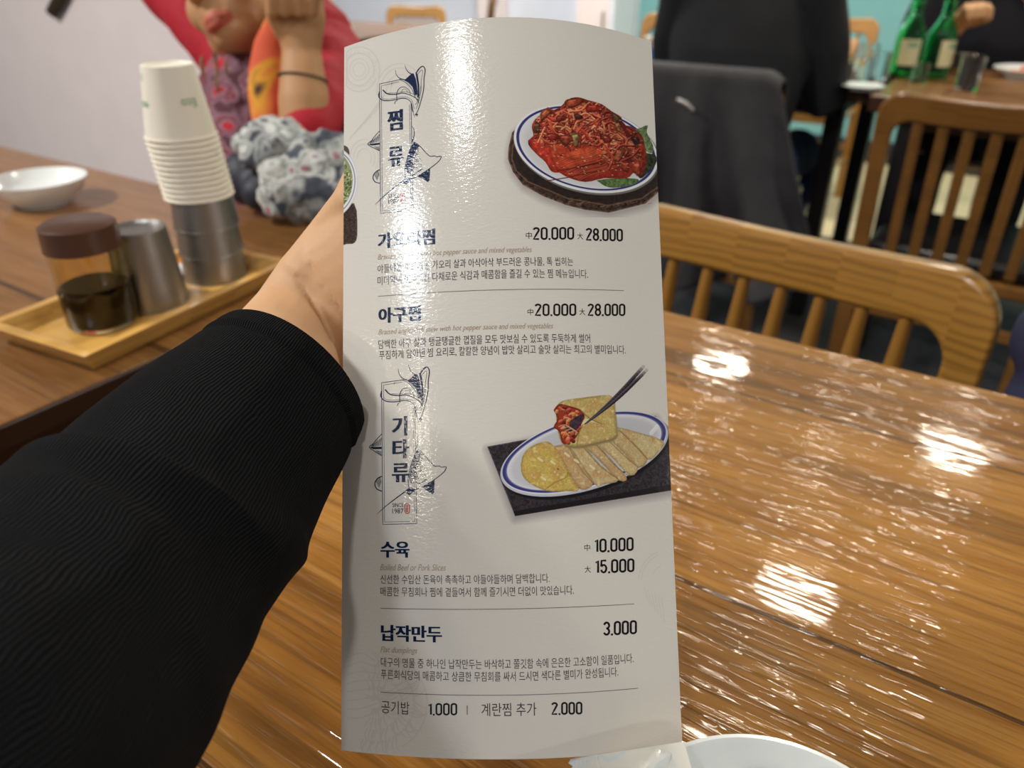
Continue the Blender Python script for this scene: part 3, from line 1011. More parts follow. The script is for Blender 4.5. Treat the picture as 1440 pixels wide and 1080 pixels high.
class Canvas:
    def __init__(self, u0, v0, u1, v1, k, zoom=None):
        self.u0, self.v0, self.k = u0, v0, k
        self.w, self.h = int((u1 - u0) * k) + 1, int((v1 - v0) * k) + 1
        self.c = np.tile(PAPER, (self.h, self.w, 1)); self.a = np.zeros((self.h, self.w))
        self.zoom = zoom      # (origin u, origin v, factor) of the coordinates the drawing uses
        y, x = np.mgrid[0:self.h, 0:self.w]
        self.U, self.V = u0 + x / k, v0 + y / k
        if zoom: self.U, self.V = (self.U - zoom[0]) * zoom[2], (self.V - zoom[1]) * zoom[2]

    def blend(self, m, col, alpha=True):
        m = np.clip(m, 0, 1)
        self.c += (np.asarray(col, float) - self.c) * m[..., None]
        if alpha: self.a = np.maximum(self.a, m)

    def px(self):
        return (self.zoom[2] if self.zoom else 1.0) / self.k

    def dpoly(self, pts):
        """signed distance, positive inside"""
        P = np.array(pts, float); n = len(P)
        d = np.full(self.U.shape, 1e9); ins = np.zeros(self.U.shape, bool)
        for i in range(n):
            ax, ay = P[i]; bx, by = P[(i + 1) % n]
            ex, ey = bx - ax, by - ay
            t = np.clip(((self.U - ax) * ex + (self.V - ay) * ey) / max(ex * ex + ey * ey, 1e-9), 0, 1)
            d = np.minimum(d, (self.U - ax - t * ex) ** 2 + (self.V - ay - t * ey) ** 2)
            if ay != by:
                cond = ((ay > self.V) != (by > self.V)) & (self.U < ex * (self.V - ay) / ey + ax)
                ins ^= cond
        return np.where(ins, np.sqrt(d), -np.sqrt(d))

    def poly(self, pts, col, soft=1.0, rim=None, smooth=True):
        if smooth: pts = smooth_pts(list(pts) + [pts[0]], 3)[:-1]
        d = self.dpoly(pts)
        self.blend(d / (soft * self.px()) + 0.5, col)
        if rim:
            self.blend((d > 0) * np.clip(1 - d / rim[0], 0, 1) * rim[2], rim[1])
        return d

    def dell(self, cx, cy, a, b, rot):
        c, s = math.cos(rot), math.sin(rot)
        x = (self.U - cx) * c + (self.V - cy) * s; y = -(self.U - cx) * s + (self.V - cy) * c
        r = np.sqrt((x / a) ** 2 + (y / b) ** 2)
        return (1 - r) * min(a, b), r

    def ell(self, cx, cy, a, b, rot, col, soft=1.0):
        d, r = self.dell(cx, cy, a, b, rot)
        self.blend(d / (soft * self.px()) + 0.5, col)
        return r

    def ring(self, cx, cy, a, b, rot, w, col, op=1.0):
        d, r = self.dell(cx, cy, a, b, rot)
        self.blend(np.clip(w / 2 / self.px() - np.abs(d) / self.px() + 0.5, 0, 1) * op, col)

    def stroke(self, pts, w, col, hi=0.35, lo=0.45, op=1.0):
        """a rounded strand: light along its upper side, dark along the lower"""
        P = np.array(pts, float)
        m = w * 1.3
        if self.zoom: f = self.k / self.zoom[2]; ox = (self.u0 - self.zoom[0]) * self.zoom[2]; oy = (self.v0 - self.zoom[1]) * self.zoom[2]
        else: f = self.k; ox, oy = self.u0, self.v0
        x0 = max(0, int((P[:, 0].min() - m - ox) * f)); x1 = min(self.w, int((P[:, 0].max() + m - ox) * f) + 2)
        y0 = max(0, int((P[:, 1].min() - m - oy) * f)); y1 = min(self.h, int((P[:, 1].max() + m - oy) * f) + 2)
        if x1 <= x0 or y1 <= y0: return
        U = self.U[y0:y1, x0:x1]; V = self.V[y0:y1, x0:x1]
        best = np.full(U.shape, 1e9); side = np.zeros(U.shape)
        for (ax, ay), (bx, by) in zip(P[:-1], P[1:]):
            ex, ey = bx - ax, by - ay
            t = np.clip(((U - ax) * ex + (V - ay) * ey) / max(ex * ex + ey * ey, 1e-9), 0, 1)
            dx, dy = U - ax - t * ex, V - ay - t * ey
            d = np.sqrt(dx * dx + dy * dy)
            m_ = d < best
            best = np.where(m_, d, best); side = np.where(m_, (dx * 0.4 + dy) / max(w / 2, 1e-6), side)
        mask = np.clip((w / 2 - best) / self.px() + 0.5, 0, 1) * op
        col = np.asarray(col, float)
        sh = np.clip(-side, 0, 1)[..., None] * hi * 255 * 0.5 - np.clip(side + 0.1, 0, 1.2)[..., None] * lo * col
        tgt = np.clip(col + sh, 0, 255)
        sub = self.c[y0:y1, x0:x1]
        sub += (tgt - sub) * mask[..., None]
        self.a[y0:y1, x0:x1] = np.maximum(self.a[y0:y1, x0:x1], mask)

    def grain(self, d, amp, cell, seed):
        n = vnoise(self.h, self.w, cell, seed) - 0.5
        self.c *= 1 + (n * amp * (d > 0))[..., None]

    def build(self, name, label, layer=1):
        st = to_st(np.stack([(self.u0 + np.arange(self.w) / self.k)[None, :].repeat(self.h, 0).ravel(), (self.v0 + np.arange(self.h) / self.k)[:, None].repeat(self.w, 1).ravel()], 1))
        inside = (np.abs(st[:, 0]) < MW / 2 + 0.0002)
        st[:, 0] = np.clip(st[:, 0], -MW / 2, MW / 2)
        ok = ((self.a.ravel() > 0.006) & inside).reshape(self.h, self.w)
        q = ok[:-1, :-1] & ok[1:, :-1] & ok[:-1, 1:] & ok[1:, 1:]
        idx = np.arange(self.h * self.w).reshape(self.h, self.w)
        faces = np.stack([idx[:-1, :-1][q], idx[1:, :-1][q], idx[1:, 1:][q], idx[:-1, 1:][q]], 1)
        used = np.unique(faces); remap = np.full(self.h * self.w, -1); remap[used] = np.arange(len(used))
        v = sheet(st[used], TOL * layer) - np.array(menu_base)
        me = bpy.data.meshes.new(name)
        nf = len(faces)
        me.vertices.add(len(v)); me.vertices.foreach_set('co', v.astype(np.float32).ravel())
        me.loops.add(nf * 4); me.loops.foreach_set('vertex_index', remap[faces].astype(np.int32).ravel())
        me.polygons.add(nf); me.polygons.foreach_set('loop_start', np.arange(nf, dtype=np.int32) * 4)
        me.update(calc_edges=True)
        c = np.clip(self.c.reshape(-1, 3)[used], 0, 255) / 255
        grey = (c @ np.array([0.3, 0.59, 0.11]))[:, None]
        c = np.clip(c + (grey - c) * 0.15, 0, 1)
        lin = np.where(c <= 0.04045, c / 12.92, ((c + 0.055) / 1.055) ** 2.4)
        vcol(me, lin)
        o = link(name, me, M['photo_ink'], menu)
        o['label'] = label
        return o


def catmull(*pts): return smooth_pts(pts, 4)


def dish_stew():
    C = Canvas(708, 128, 927, 306, 2.2, (700, 120, 5.683))
    rr = random.Random(11)
    # soft shadow of the dark tray, then the tray itself
    tray = [(82, 590), (86, 500), (115, 375), (200, 300), (400, 250), (1300, 500), (1300, 840), (1180, 945), (890, 1018), (700, 995), (540, 955), (360, 885), (200, 795), (120, 690)]
    d = C.dpoly([(x + 10, y + 22) for x, y in tray]); C.blend(np.clip(d / 60 + 0.9, 0, 1) * 0.42, (120, 108, 108))
    d = C.poly(tray, (62, 46, 40), 1, (16, (134, 92, 66), 0.8), False)
    C.grain(d, 0.7, 7, 1); C.grain(d, 0.5, 2, 2)
    inner = [(112, 590), (118, 500), (150, 385), (230, 320), (1300, 500), (1300, 800), (1150, 905), (880, 960), (560, 905), (240, 770), (145, 680)]
    di = C.dpoly(inner); C.blend((np.abs(di) < 5) * 0.55, (150, 104, 72)); C.blend(np.clip((di - 6) / 10, 0, 1) * 0.75, (40, 32, 30))
    for k in range(40):
        x = 500 + 700 * rr.random(); y = 960 - abs(x - 850) * 0.12 + 30 * rr.random()
        C.stroke([(x, y), (x + 40 * rr.random(), y - 8)], 5, (150, 110, 84), 0.2, 0.2, 0.6)
    R = math.radians(13.5)
    # plate
    C.ell(712, 516, 592, 345, R, (120, 116, 116), 3)
    C.ell(705, 506, 588, 338, R, (234, 234, 234))
    C.ell(705, 503, 566, 322, R, (222, 222, 222))
    C.ring(705, 503, 556, 314, R, 13, (52, 52, 128))
    dd, r = C.dell(700, 512, 530, 292, R)
    C.blend(np.clip(dd / 30, 0, 1) * 0.5, (196, 195, 195))
    C.blend(np.clip(1 - r, 0, 1) * np.clip((C.V - 420) / 300, 0, 1) * 0.9, (222, 222, 222))
    # leaves
    g = C.poly([(1090, 350), (1130, 345), (1198, 318), (1192, 380), (1240, 480), (1235, 540), (1180, 520), (1150, 430)], (100, 126, 80), 1.5, (10, (70, 92, 56), .6))
    C.grain(g, 0.6, 5, 4)
    g = C.poly([(1180, 540), (1262, 560), (1262, 630), (1200, 700), (1140, 745), (1120, 690)], (44, 52, 36), 1.5); C.grain(g, 0.8, 5, 5)
    g = C.poly([(790, 760), (900, 745), (1010, 742), (1125, 752), (1080, 795), (940, 818), (860, 806)], (92, 120, 66), 1.5, (8, (62, 86, 46), .6)); C.grain(g, 0.6, 5, 6)
    for k in range(9): C.stroke([(870 + 26 * k, 806 - 4 * k), (884 + 24 * k, 760)], 4, (120, 150, 80), .1, .1, .6)
    pile = [(242, 440), (285, 405), (272, 330), (300, 270), (340, 235), (400, 175), (430, 200), (500, 172), (560, 112), (640, 95), (720, 118), (830, 150), (900, 200), (985, 255), (1000, 315), (1065, 330), (1150, 400), (1172, 470), (1192, 600), (1150, 722), (1085, 700), (1030, 742), (850, 742), (700, 772), (560, 735), (480, 692), (430, 688), (380, 612), (300, 540), (248, 480)]
    dp = C.poly(pile, (150, 44, 26), 1.5, (30, (96, 24, 16), .6))
    n = vnoise(C.h, C.w, 16, 9); C.blend((dp > 0) * n * 0.6, (196, 62, 32)); n = vnoise(C.h, C.w, 6, 10); C.blend((dp > 0) * (n > 0.62) * 0.6, (92, 22, 16))
    # glossy sauce and slabs in front
    for pl, col in (([(245, 440), (300, 402), (400, 430), (430, 520), (480, 600), (500, 690), (430, 688), (380, 612), (300, 540)], (206, 52, 34)),
                    ([(400, 470), (500, 440), (700, 470), (850, 470), (890, 540), (800, 610), (560, 680), (490, 695), (430, 600)], (202, 62, 34)),
                    ([(500, 690), (700, 640), (900, 600), (1040, 640), (1020, 735), (850, 742), (700, 772), (560, 735)], (176, 48, 32)),
                    ([(480, 560), (700, 480), (880, 510), (880, 560), (640, 600)], (216, 76, 40))):
        d = C.poly(pl, col, 2, (26, (140, 34, 22), .75)); C.grain(d, 0.35, 10, 21); C.grain(d, 0.3, 3, 22)
    for k in range(16):
        y = 560 + 9 * k + 10 * rr.random(); x = 470 + 12 * k
        C.stroke(catmull((x, y + 60), (x + 110, y + 10), (x + 230, y - 25 + 10 * rr.random()), (x + 300, y - 50)), 7 + 5 * rr.random(), (214 - 20 * rr.random(), 78, 42), .3, .5, .65)
    for x, y in ((700, 620), (620, 700)):
        C.stroke(catmull((x - 220, y + 62), (x - 60, y + 36), (x + 90, y + 2), (x + 210, y - 18)), 9, (104, 26, 20), 0, .2, .8)
    # bean sprouts and strands over the mound
    f = C.k / C.zoom[2]
    def inside(x, y, m):
        ix = int((x - (C.u0 - 700) * 5.683) * f); iy = int((y - (C.v0 - 120) * 5.683) * f)
        return 0 <= ix < C.w and 0 <= iy < C.h and dp[iy, ix] > m
    for k in range(900):
        a = rr.random() * 2 * PI; q = math.sqrt(rr.random())
        x = 700 + 430 * q * math.cos(a); y = 345 + 250 * q * math.sin(a) + (x - 690) * 0.24
        if x < 300 or (y > 450 and x < 880) or y > 640: continue
        base = math.atan2(y - 250, x - 640) + (0.9 if (int(x / 90) + int(y / 70)) % 2 else -0.5)
        ang = base + rr.gauss(0, 0.35); ln = 60 + 110 * rr.random(); b = rr.uniform(-52, 52)
        c, s_ = math.cos(ang), math.sin(ang)
        p0 = (x - ln / 2 * c, y - ln / 2 * s_); p2 = (x + ln / 2 * c, y + ln / 2 * s_); p1 = (x - b * s_, y + b * c)
        if not (inside(*p0, 3) and inside(*p2, 3) and inside(*p1, 3)): continue
        shade = (0.72 + 0.46 * k / 900) * (1.05 - 0.3 * max(0, (x - 700) / 500))
        col = ((196, 70, 40), (176, 48, 32), (206, 96, 54), (136, 34, 26), (216, 124, 74), (186, 60, 36))[rr.randrange(6)]
        C.stroke(catmull(p0, p1, p2), 12 + 9 * rr.random(), tuple(c_ * shade for c_ in col), .34, .7)
    # bigger pieces, each an irregular lump with its own shading
    def lump(cx, cy, rx, ry, ang, col, seed):
        pts = []
        for i in range(9):
            a = 2 * PI * i / 9; r = 1 + 0.22 * math.sin(seed * 7 + i * 2.3)
            x, y = rx * r * math.cos(a), ry * r * math.sin(a)
            pts.append((cx + x * math.cos(ang) - y * math.sin(ang), cy + x * math.sin(ang) + y * math.cos(ang)))
        C.poly([(x + 4, y + 9) for x, y in pts], (78, 20, 16), 5)
        d = C.poly(pts, col, 2, (min(rx, ry) * 0.8, tuple(c * 0.6 for c in col), .8))
        C.grain(d, 0.5, 6, seed)
        C.stroke([(cx - rx * .4 * math.cos(ang) - 3, cy - rx * .4 * math.sin(ang) - ry * .35), (cx + rx * .3 * math.cos(ang), cy + rx * .3 * math.sin(ang) - ry * .4)], ry * .35, tuple(min(255, c * 1.25 + 24) for c in col), .3, 0, .7)
    for i, (cx, cy, rx, ry, ang, col) in enumerate(((375, 225, 52, 26, -.8, (200, 92, 46)), (312, 335, 24, 44, .1, (104, 66, 40)), (760, 180, 66, 28, 0, (184, 46, 32)), (600, 135, 70, 32, -.2, (188, 74, 44)), (618, 428, 30, 56, -.2, (150, 122, 62)), (540, 430, 52, 40, .1, (164, 62, 36)),
                        (945, 258, 50, 20, .8, (96, 70, 44)), (1100, 440, 36, 26, .6, (58, 36, 38)), (1112, 660, 28, 56, .1, (190, 72, 46)), (1018, 645, 30, 40, .3, (184, 60, 38)), (970, 555, 24, 60, .6, (186, 92, 50)), (500, 262, 40, 20, -.3, (140, 44, 32)), (640, 250, 34, 20, .2, (86, 38, 36)), (440, 408, 46, 28, .2, (176, 46, 32)), (1050, 370, 50, 30, .7, (150, 42, 30)), (860, 420, 50, 26, .5, (150, 44, 32)), (960, 335, 12, 52, -.5, (180, 124, 62)))):
        lump(cx, cy, rx, ry, ang, col, i + 60)
    n = vnoise(C.h, C.w, 26, 77); C.blend((dp > 0) * np.clip(0.55 - n, 0, 1) * 0.6, (70, 16, 12))
    for k in range(150):      # specks of shine
        x = 260 + 900 * rr.random(); y = 120 + 600 * rr.random()
        ix = int((x - (C.u0 - 700) * 5.683) * C.k / 5.683); iy = int((y - (C.v0 - 120) * 5.683) * C.k / 5.683)
        if 0 <= ix < C.w and 0 <= iy < C.h and dp[iy, ix] > 14: C.stroke([(x, y), (x + 5 + 9 * rr.random(), y + 3)], 4 + 3 * rr.random(), (240, 176, 140), .3, 0, .75)
    C.build('food_photo', 'printed photo of red braised fish stew on a round white plate')


def dish_dumpling():
    C = Canvas(678, 508, 946, 738, 2.2, (675, 500, 4.5))
    rr = random.Random(5)
    slate = [(46, 576), (1112, 381), (1300, 760), (1300, 838), (222, 1016)]
    d = C.dpoly([(x + 0, y + 18) for x, y in slate]); C.blend(np.clip(d / 50 + 0.9, 0, 1) * 0.45, (120, 106, 112))
    d = C.poly(slate, (54, 48, 54), 1, (9, (112, 104, 106), .7), False); C.grain(d, 0.4, 6, 31); C.grain(d, 0.5, 2, 32)
    C.poly([(222, 1016), (1300, 838), (1300, 800), (212, 985)], (34, 30, 34), 2, None, False)
    R = math.radians(-16.5)
    C.ell(672, 640, 552, 232, R, (26, 24, 30), 4)
    C.ell(660, 622, 550, 231, R, (198, 200, 212))
    C.ell(659, 614, 540, 224, R, (226, 226, 232))
    C.ring(659, 612, 522, 210, R, 11, (62, 62, 140)); C.ring(659, 612, 511, 201, R, 4, (120, 120, 160), .7)
    dd, r = C.dell(659, 616, 505, 196, R)
    C.blend(np.clip(dd / 16, 0, 1), (204, 204, 210))
    C.blend(np.clip(dd / 90, 0, 1) * np.clip((C.U - 120) / 500, 0, 1) * 0.4, (182, 182, 188))
    C.stroke([(1085, 490), (1120, 450)], 26, (238, 238, 238), .1, 0, .8)
    def skin_poly(pl, col, seed):
        d = C.poly(pl, col, 2, (16, tuple(c * 0.72 for c in col), .75))
        n = vnoise(C.h, C.w, 22, seed); C.blend((d > 2) * np.clip(n * 1.6 - 0.75, 0, 1) * .8, (206, 150, 84))
        n = vnoise(C.h, C.w, 9, seed + 1); C.blend((d > 2) * np.clip(n * 2.2 - 1.35, 0, 1) * .9, (236, 218, 150))
        C.grain(d, 0.16, 3, seed + 2)
    cols = [(214, 190, 130), (208, 178, 120), (216, 188, 128), (208, 172, 118), (214, 184, 130), (206, 166, 112)]
    tops = [(1120, 520), (880, 452), (800, 520), (720, 560), (620, 565), (540, 570), (455, 575)]
    strips = [[(860, 450), (980, 480), (1160, 540), (1130, 610), (1060, 660), (960, 560)], [(800, 510), (880, 470), (1010, 590), (1060, 660), (1000, 710), (900, 600)],
              [(730, 555), (810, 520), (930, 630), (1000, 705), (950, 760), (830, 640)], [(650, 565), (735, 560), (860, 690), (930, 775), (880, 790), (760, 670)],
              [(560, 570), (650, 565), (760, 690), (880, 785), (780, 815), (720, 810)], [(460, 575), (560, 570), (650, 700), (720, 805), (640, 850), (560, 740)]]
    for k, pl in enumerate(strips): skin_poly(pl, cols[k], 40 + 5 * k)
    for a, b, c in (((565, 585), (640, 720), (718, 808)), ((655, 580), (760, 700), (880, 785)), ((742, 570), (850, 690), (945, 765)), ((815, 540), (920, 640), (1000, 708)), ((890, 480), (1000, 590), (1060, 655))):
        C.stroke(catmull(a, b, c), 5, (140, 104, 56), .1, .1, .7)
    skin_poly([(258, 690), (275, 625), (330, 572), (410, 545), (455, 560), (520, 640), (565, 745), (628, 848), (540, 858), (420, 856), (310, 805), (266, 750)], (212, 178, 78), 70)
    C.stroke(catmull((410, 850), (470, 805), (545, 770), (555, 740)), 7, (160, 124, 50), .2, .2, .7)
    for x, y in ((390, 770), (450, 670), (370, 650), (540, 620), (600, 660), (700, 700)): C.stroke([(x, y), (x + 22, y + 16)], 14, (240, 228, 170), .2, 0, .8)
    C.stroke([(492, 718), (494, 720)], 8, (90, 70, 40), 0, 0)
    # the held wrap: torn sheet, red filling, chopsticks
    wrap = [(475, 330), (520, 288), (640, 268), (825, 253), (850, 330), (862, 440), (858, 512), (760, 545), (600, 576), (520, 548), (492, 470)]
    C.poly([(x + 6, y + 14) for x, y in wrap], (150, 128, 84), 6)
    skin_poly(wrap, (206, 178, 98), 90)
    d = C.poly([(465, 345), (500, 308), (560, 318), (640, 345), (662, 388), (640, 440), (615, 510), (560, 556), (520, 552), (500, 480), (466, 452), (490, 400)], (176, 56, 34), 2, (14, (110, 30, 22), .8))
    for k in range(70):
        x = 485 + 140 * rr.random(); y = 325 + 215 * rr.random()
        ix = int((x - (C.u0 - 675) * 4.5) * C.k / 4.5); iy = int((y - (C.v0 - 500) * 4.5) * C.k / 4.5)
        if d[iy, ix] > 8: C.stroke([(x, y), (x + 30 * rr.random() - 10, y + 26 * rr.random() - 10)], 12 + 16 * rr.random(), ((222, 90, 44), (206, 64, 40), (232, 128, 66), (150, 36, 30), (206, 140, 84))[rr.randrange(5)], .35, .5)
    d = C.poly([(575, 410), (620, 380), (658, 372), (640, 430), (610, 470), (560, 480)], (70, 50, 66), 2); C.grain(d, .5, 5, 97)
    for k in range(4): C.stroke(catmull((500 + 20 * k, 450 + 14 * k), (540 + 20 * k, 440 + 12 * k), (590 + 8 * k, 470 + 6 * k)), 8, (222, 160, 110), .3, .3, .8)
    C.stroke(catmull((640, 350), (700, 400), (770, 432)), 7, (150, 122, 62), .3, .3, .9); C.stroke(catmull((612, 575), (625, 500), (660, 410)), 6, (160, 130, 66), .3, .3, .8)
    C.poly([(640, 440), (668, 398), (742, 425), (770, 432), (700, 420)], (232, 216, 160), 2)
    for (a, b, w) in (((664, 432), (1030, 74), 20), ((674, 428), (1050, 96), 18)):
        for k in range(24):
            t0, t1 = k / 24, (k + 1.2) / 24
            q = [(a[0] + (b[0] - a[0]) * t, a[1] + (b[1] - a[1]) * t + 18 * math.sin(PI * t)) for t in (t0, t1)]
            C.stroke(q, 5 + w * min(1, t0 * 1.6 + 0.1), (70, 60, 72), .35, .5, 1 if k < 20 else 1 - (k - 19) / 5)
    C.build('food_photo', 'printed photo of flat dumplings on an oval white plate')


def dish_salad():
    C = Canvas(478, 200, 508, 348, 2.6)
    rr = random.Random(8)
    d = C.poly([(470, 295), (498, 286), (502.5, 325), (499, 341), (488, 343), (470, 343)], (66, 50, 44), 2.5, (3, (120, 96, 84), .5)); C.grain(d, .7, 3, 3)
    C.poly([(470, 203), (486, 205), (491, 212), (489, 219), (470, 214)], (98, 78, 66), 2)
    d, r = C.dell(462, 257, 41, 52, 0.12)
    C.blend(d / C.px() * .6 + .5, (214, 214, 218)); C.blend(np.clip((d - 1) / C.px(), 0, 1), (232, 232, 234))
    C.ring(462, 257, 37, 47, 0.12, 1.6, (150, 152, 170))
    d2, r2 = C.dell(460, 256, 36, 46, 0.12); C.blend(np.clip(d2 / C.px(), 0, 1), (150, 156, 110))
    for k in range(240):
        x = 482 + 18 * rr.random(); y = 216 + 82 * rr.random()
        if (x - 460) ** 2 / 35 ** 2 + (y - 255) ** 2 / 44 ** 2 < 1: C.stroke([(x, y), (x + 3 * rr.random() - 1, y + 5 * rr.random() - 2)], 1.5 + rr.random(), ((122, 146, 66), (88, 116, 52), (176, 186, 110), (206, 208, 160), (70, 90, 50))[rr.randrange(5)], .2, .4)
    C.build('food_photo', 'printed photo of a green salad bowl cut off at the card edge')


dish_stew(); dish_dumpling(); dish_salad()

# ------------------------------------------------------------------ tables
TZ = 0.74


def table(a0, a1, b0, b1, label, mat, group='dining tables in rows', thick=0.042):
    cx, cy = (a0 + a1) / 2, (b0 + b1) / 2
    t = thing('dining_table', label, 'table', L(cx, cy), ROT, group)
    w, d = a1 - a0, b1 - b0
    tt = MB().box((0, 0, TZ - thick / 2), (w, d, thick), 0.004).build('tabletop', [mat, M['table_edge']], t)
    for f in tt.data.polygons:
        f.material_index = 0 if f.normal.z > 0.6 else 1
    MB().box((0, 0, TZ - thick - 0.025), (w - 0.16, d - 0.16, 0.05), 0.003).build('apron', M['table_edge'], t)
    for sx in (-1, 1):
        for sy in (-1, 1):
            MB().box((sx * (w / 2 - 0.10), sy * (d / 2 - 0.10), (TZ - thick) / 2), (0.05, 0.05, TZ - thick), 0.004).build('leg', M['black_metal'], t)
    return t


near_t = table(-0.565, 0.74, -0.02, 0.717, 'glossy brown wooden table in the foreground under the menu', M['table'])
left_t = table(-1.83, -0.635, 0.0, 0.728, 'brown wooden table at the left carrying the bamboo tray', M['table_left'])
far_t = table(-1.56, -0.42, 2.42, 3.12, 'wooden table in front of the seated person in black', M['table_left'])
far_t2 = table(-0.40, 0.95, 2.30, 3.02, 'wooden table at upper right holding the green bottles', M['table_left'])
back_t = table(-3.75, -2.55, 2.55, 3.30, 'pale wooden table far at the back beyond the woman', M['table_left'])


# ------------------------------------------------------------------ chairs
def chair(label, a, b, face, w=0.46, top=0.79, n=7, spindle='round', mat=None, seat_z=0.44, group='wooden dining chairs'):
    """face = direction the sitter looks, as an angle from the row direction E1; origin under the back rail"""
    mat = mat or M['oak']
    t = thing('dining_chair', label, 'chair', L(a, b), ROT + face - PI / 2, group)
    sw, rh, ro, ri, th = 0.040, 0.062, 0.055, 0.040, 0.026

    def lean(z):
        return -(z - seat_z) * 0.13 if z > seat_z else -(z - seat_z) * 0.0

    pairs = []
    def arc(cx, cz, r, a0, a1, k, m):
        return [(cx + r * math.cos(a0 + (a1 - a0) * i / m), cz + r * math.sin(a0 + (a1 - a0) * i / m)) for i in range(m + 1)]
    W2 = w / 2
    def half(sign):
        o = [(W2, 0.0), (W2, 0.2), (W2, seat_z), (W2, seat_z + 0.12), (W2, top - ro)] + arc(W2 - ro, top - ro, ro, 0, PI / 2, 0, 8)[1:]
        i_ = [(W2 - sw, 0.0), (W2 - sw, 0.2), (W2 - sw, seat_z), (W2 - sw, seat_z + 0.12), (W2 - sw, top - rh - ri)] + arc(W2 - sw - ri, top - rh - ri, ri, 0, PI / 2, 0, 8)[1:]
        return [((sign * p[0], p[1]), (sign * q[0], q[1])) for p, q in zip(o, i_)]
    R_ = half(1); L_ = half(-1)
    mid = []
    x0 = W2 - ro
    for k in range(1, 12):
        f = k / 12
        dip = 0.006 * math.sin(PI * f)
        mid.append(((x0 - 2 * x0 * f, top - dip), ((W2 - sw - ri) * (1 - 2 * f), top - rh - dip * 0.6)))
    pairs = R_ + mid + L_[::-1]
    mb = MB()
    front, frontin, back, backin = [], [], [], []
    for (ox, oz), (ix, iz) in pairs:
        def P(x, z, dy):
            bow = -0.018 * (1 - (x / W2) ** 2) * max(0, min(1, (z - 0.6) / 0.1))
            return Vector((x, lean(z) + bow + dy, z))
        front.append(P(ox, oz, th / 2)); frontin.append(P(ix, iz, th / 2)); back.append(P(ox, oz, -th / 2)); backin.append(P(ix, iz, -th / 2))
    mb.grid([front, frontin, backin, back, front])
    n_ = len(front)
    mb.add([front[0], frontin[0], backin[0], back[0], front[-1], frontin[-1], backin[-1], back[-1]], [[0, 1, 2, 3], [7, 6, 5, 4]], smooth=False)
    bf = mb.build('back_frame', mat, t, weld=True)
    bv = bf.modifiers.new('bevel', 'BEVEL'); bv.width = 0.006; bv.segments = 3; bv.limit_method = 'ANGLE'; bv.angle_limit = math.radians(40)
    for k in range(n):
        x = (W2 - sw) * (-1 + 2 * (k + 1) / (n + 1))
        bow = -0.018 * (1 - (x / W2) ** 2)
        z0, z1 = seat_z + 0.015, top - rh - 0.002
        pts = [(x, lean(z0 + (z1 - z0) * f) + bow * f, z0 + (z1 - z0) * f) for f in (0, 0.15, 0.35, 0.6, 0.8, 1.0)]
        if spindle == 'round':
            MB().tube(pts, [0.010, 0.0118, 0.0128, 0.0115, 0.0092, 0.0072], 14).build('spindle', M['oak_round'], t)
        else:
            MB().tube(pts, [0.0125] * 6, 10, ell=0.45, up=(1, 0, 0)).build('slat', mat, t)
    MB().box((0, 0.20, seat_z - 0.02), (w - 0.03, 0.40, 0.035), 0.008).build('seat_frame', mat, t)
    MB().box((0, 0.21, seat_z + 0.018), (w - 0.05, 0.38, 0.045), 0.018, seg=4).build('seat_cushion', M['black_vinyl'], t)
    for s in (-1, 1):
        MB().tube([(s * (W2 - 0.03), 0.38, seat_z - 0.03), (s * (W2 - 0.02), 0.39, 0)], [0.019, 0.014], 12).build('leg', mat, t)
        MB().box((s * (W2 - 0.022), 0.19, 0.20), (0.018, 0.36, 0.026), 0.004).build('stretcher', mat, t)
    MB().box((0, 0.0, 0.24), (w - 0.06, 0.018, 0.03), 0.004).build('stretcher', mat, t)
    return t


UP_, DN_ = PI / 2, -PI / 2
chair('light oak chair pushed against the far side of the foreground table', -0.212, 0.842, DN_ - 0.10, n=7)
chair('light oak chair under the navy jacket at the right edge', 0.315, 0.830, DN_ + 0.05)
chair('slat-back wooden chair turned away at the upper right, nobody on it', -0.10, 2.10, UP_ - 0.03, n=6, spindle='flat', mat=M['oak_dark'], seat_z=0.37)  # darker oak copy puts the shade on this chair into its colour
chair('wooden chair of the person in black, a dark jacket over its back', -0.785, 2.10, UP_, n=6, spindle='flat', mat=M['oak_dark'])
chair('oak chair behind the green bottles beside the teal wall', -0.96, 4.06, DN_, mat=M['oak'], top=0.80)
chair('oak chair just left of the person in black', -1.57, 3.84, DN_, mat=M['oak'], top=0.80)
chair('small oak chair at the pale back table', -3.20, 3.78, DN_ + 0.30, mat=M['oak'], top=0.79, w=0.37)
chair('oak chair seen edge-on in front of the teal wall corner', -2.46, 3.42, 0.63 + PI, mat=M['oak_dark'], top=0.90)

# tall grey cabinet at the teal wall
cb = thing('tall_cabinet', 'tall pale grey cabinet standing against the teal wall', 'cabinet', L(-2.44, 4.70), ROT)
MB().box((0, 0, 0.6), (0.28, 0.30, 1.2), 0.01).build('body', M['wall_white'], cb)
MB().box((0, -0.155, 0.62), (0.22, 0.012, 1.05), 0.004).build('door', M['wall_pale'], cb)
MB().tube([(0.08, -0.17, 0.55), (0.08, -0.17, 0.75)], 0.006, 10).build('handle', M['steel'], cb.children[1])

# dark strap hanging on the pale wall
st_a = at_t(98, -30, 2.50); st_b = at_t(72, 20, 2.635)
sv = MB().tube([st_a + Vector((0.03, 0, 0.12)), st_a, (st_a + st_b) / 2 + Vector((0.004, 0, 0)), st_b], [0.022, 0.022, 0.022, 0.02], 12, ell=0.4).build('wall_strap', M['dark_cord'])
tag(sv, 'dark strap end hanging on the pale wall at top left', 'strap'); rebase(sv, st_b)

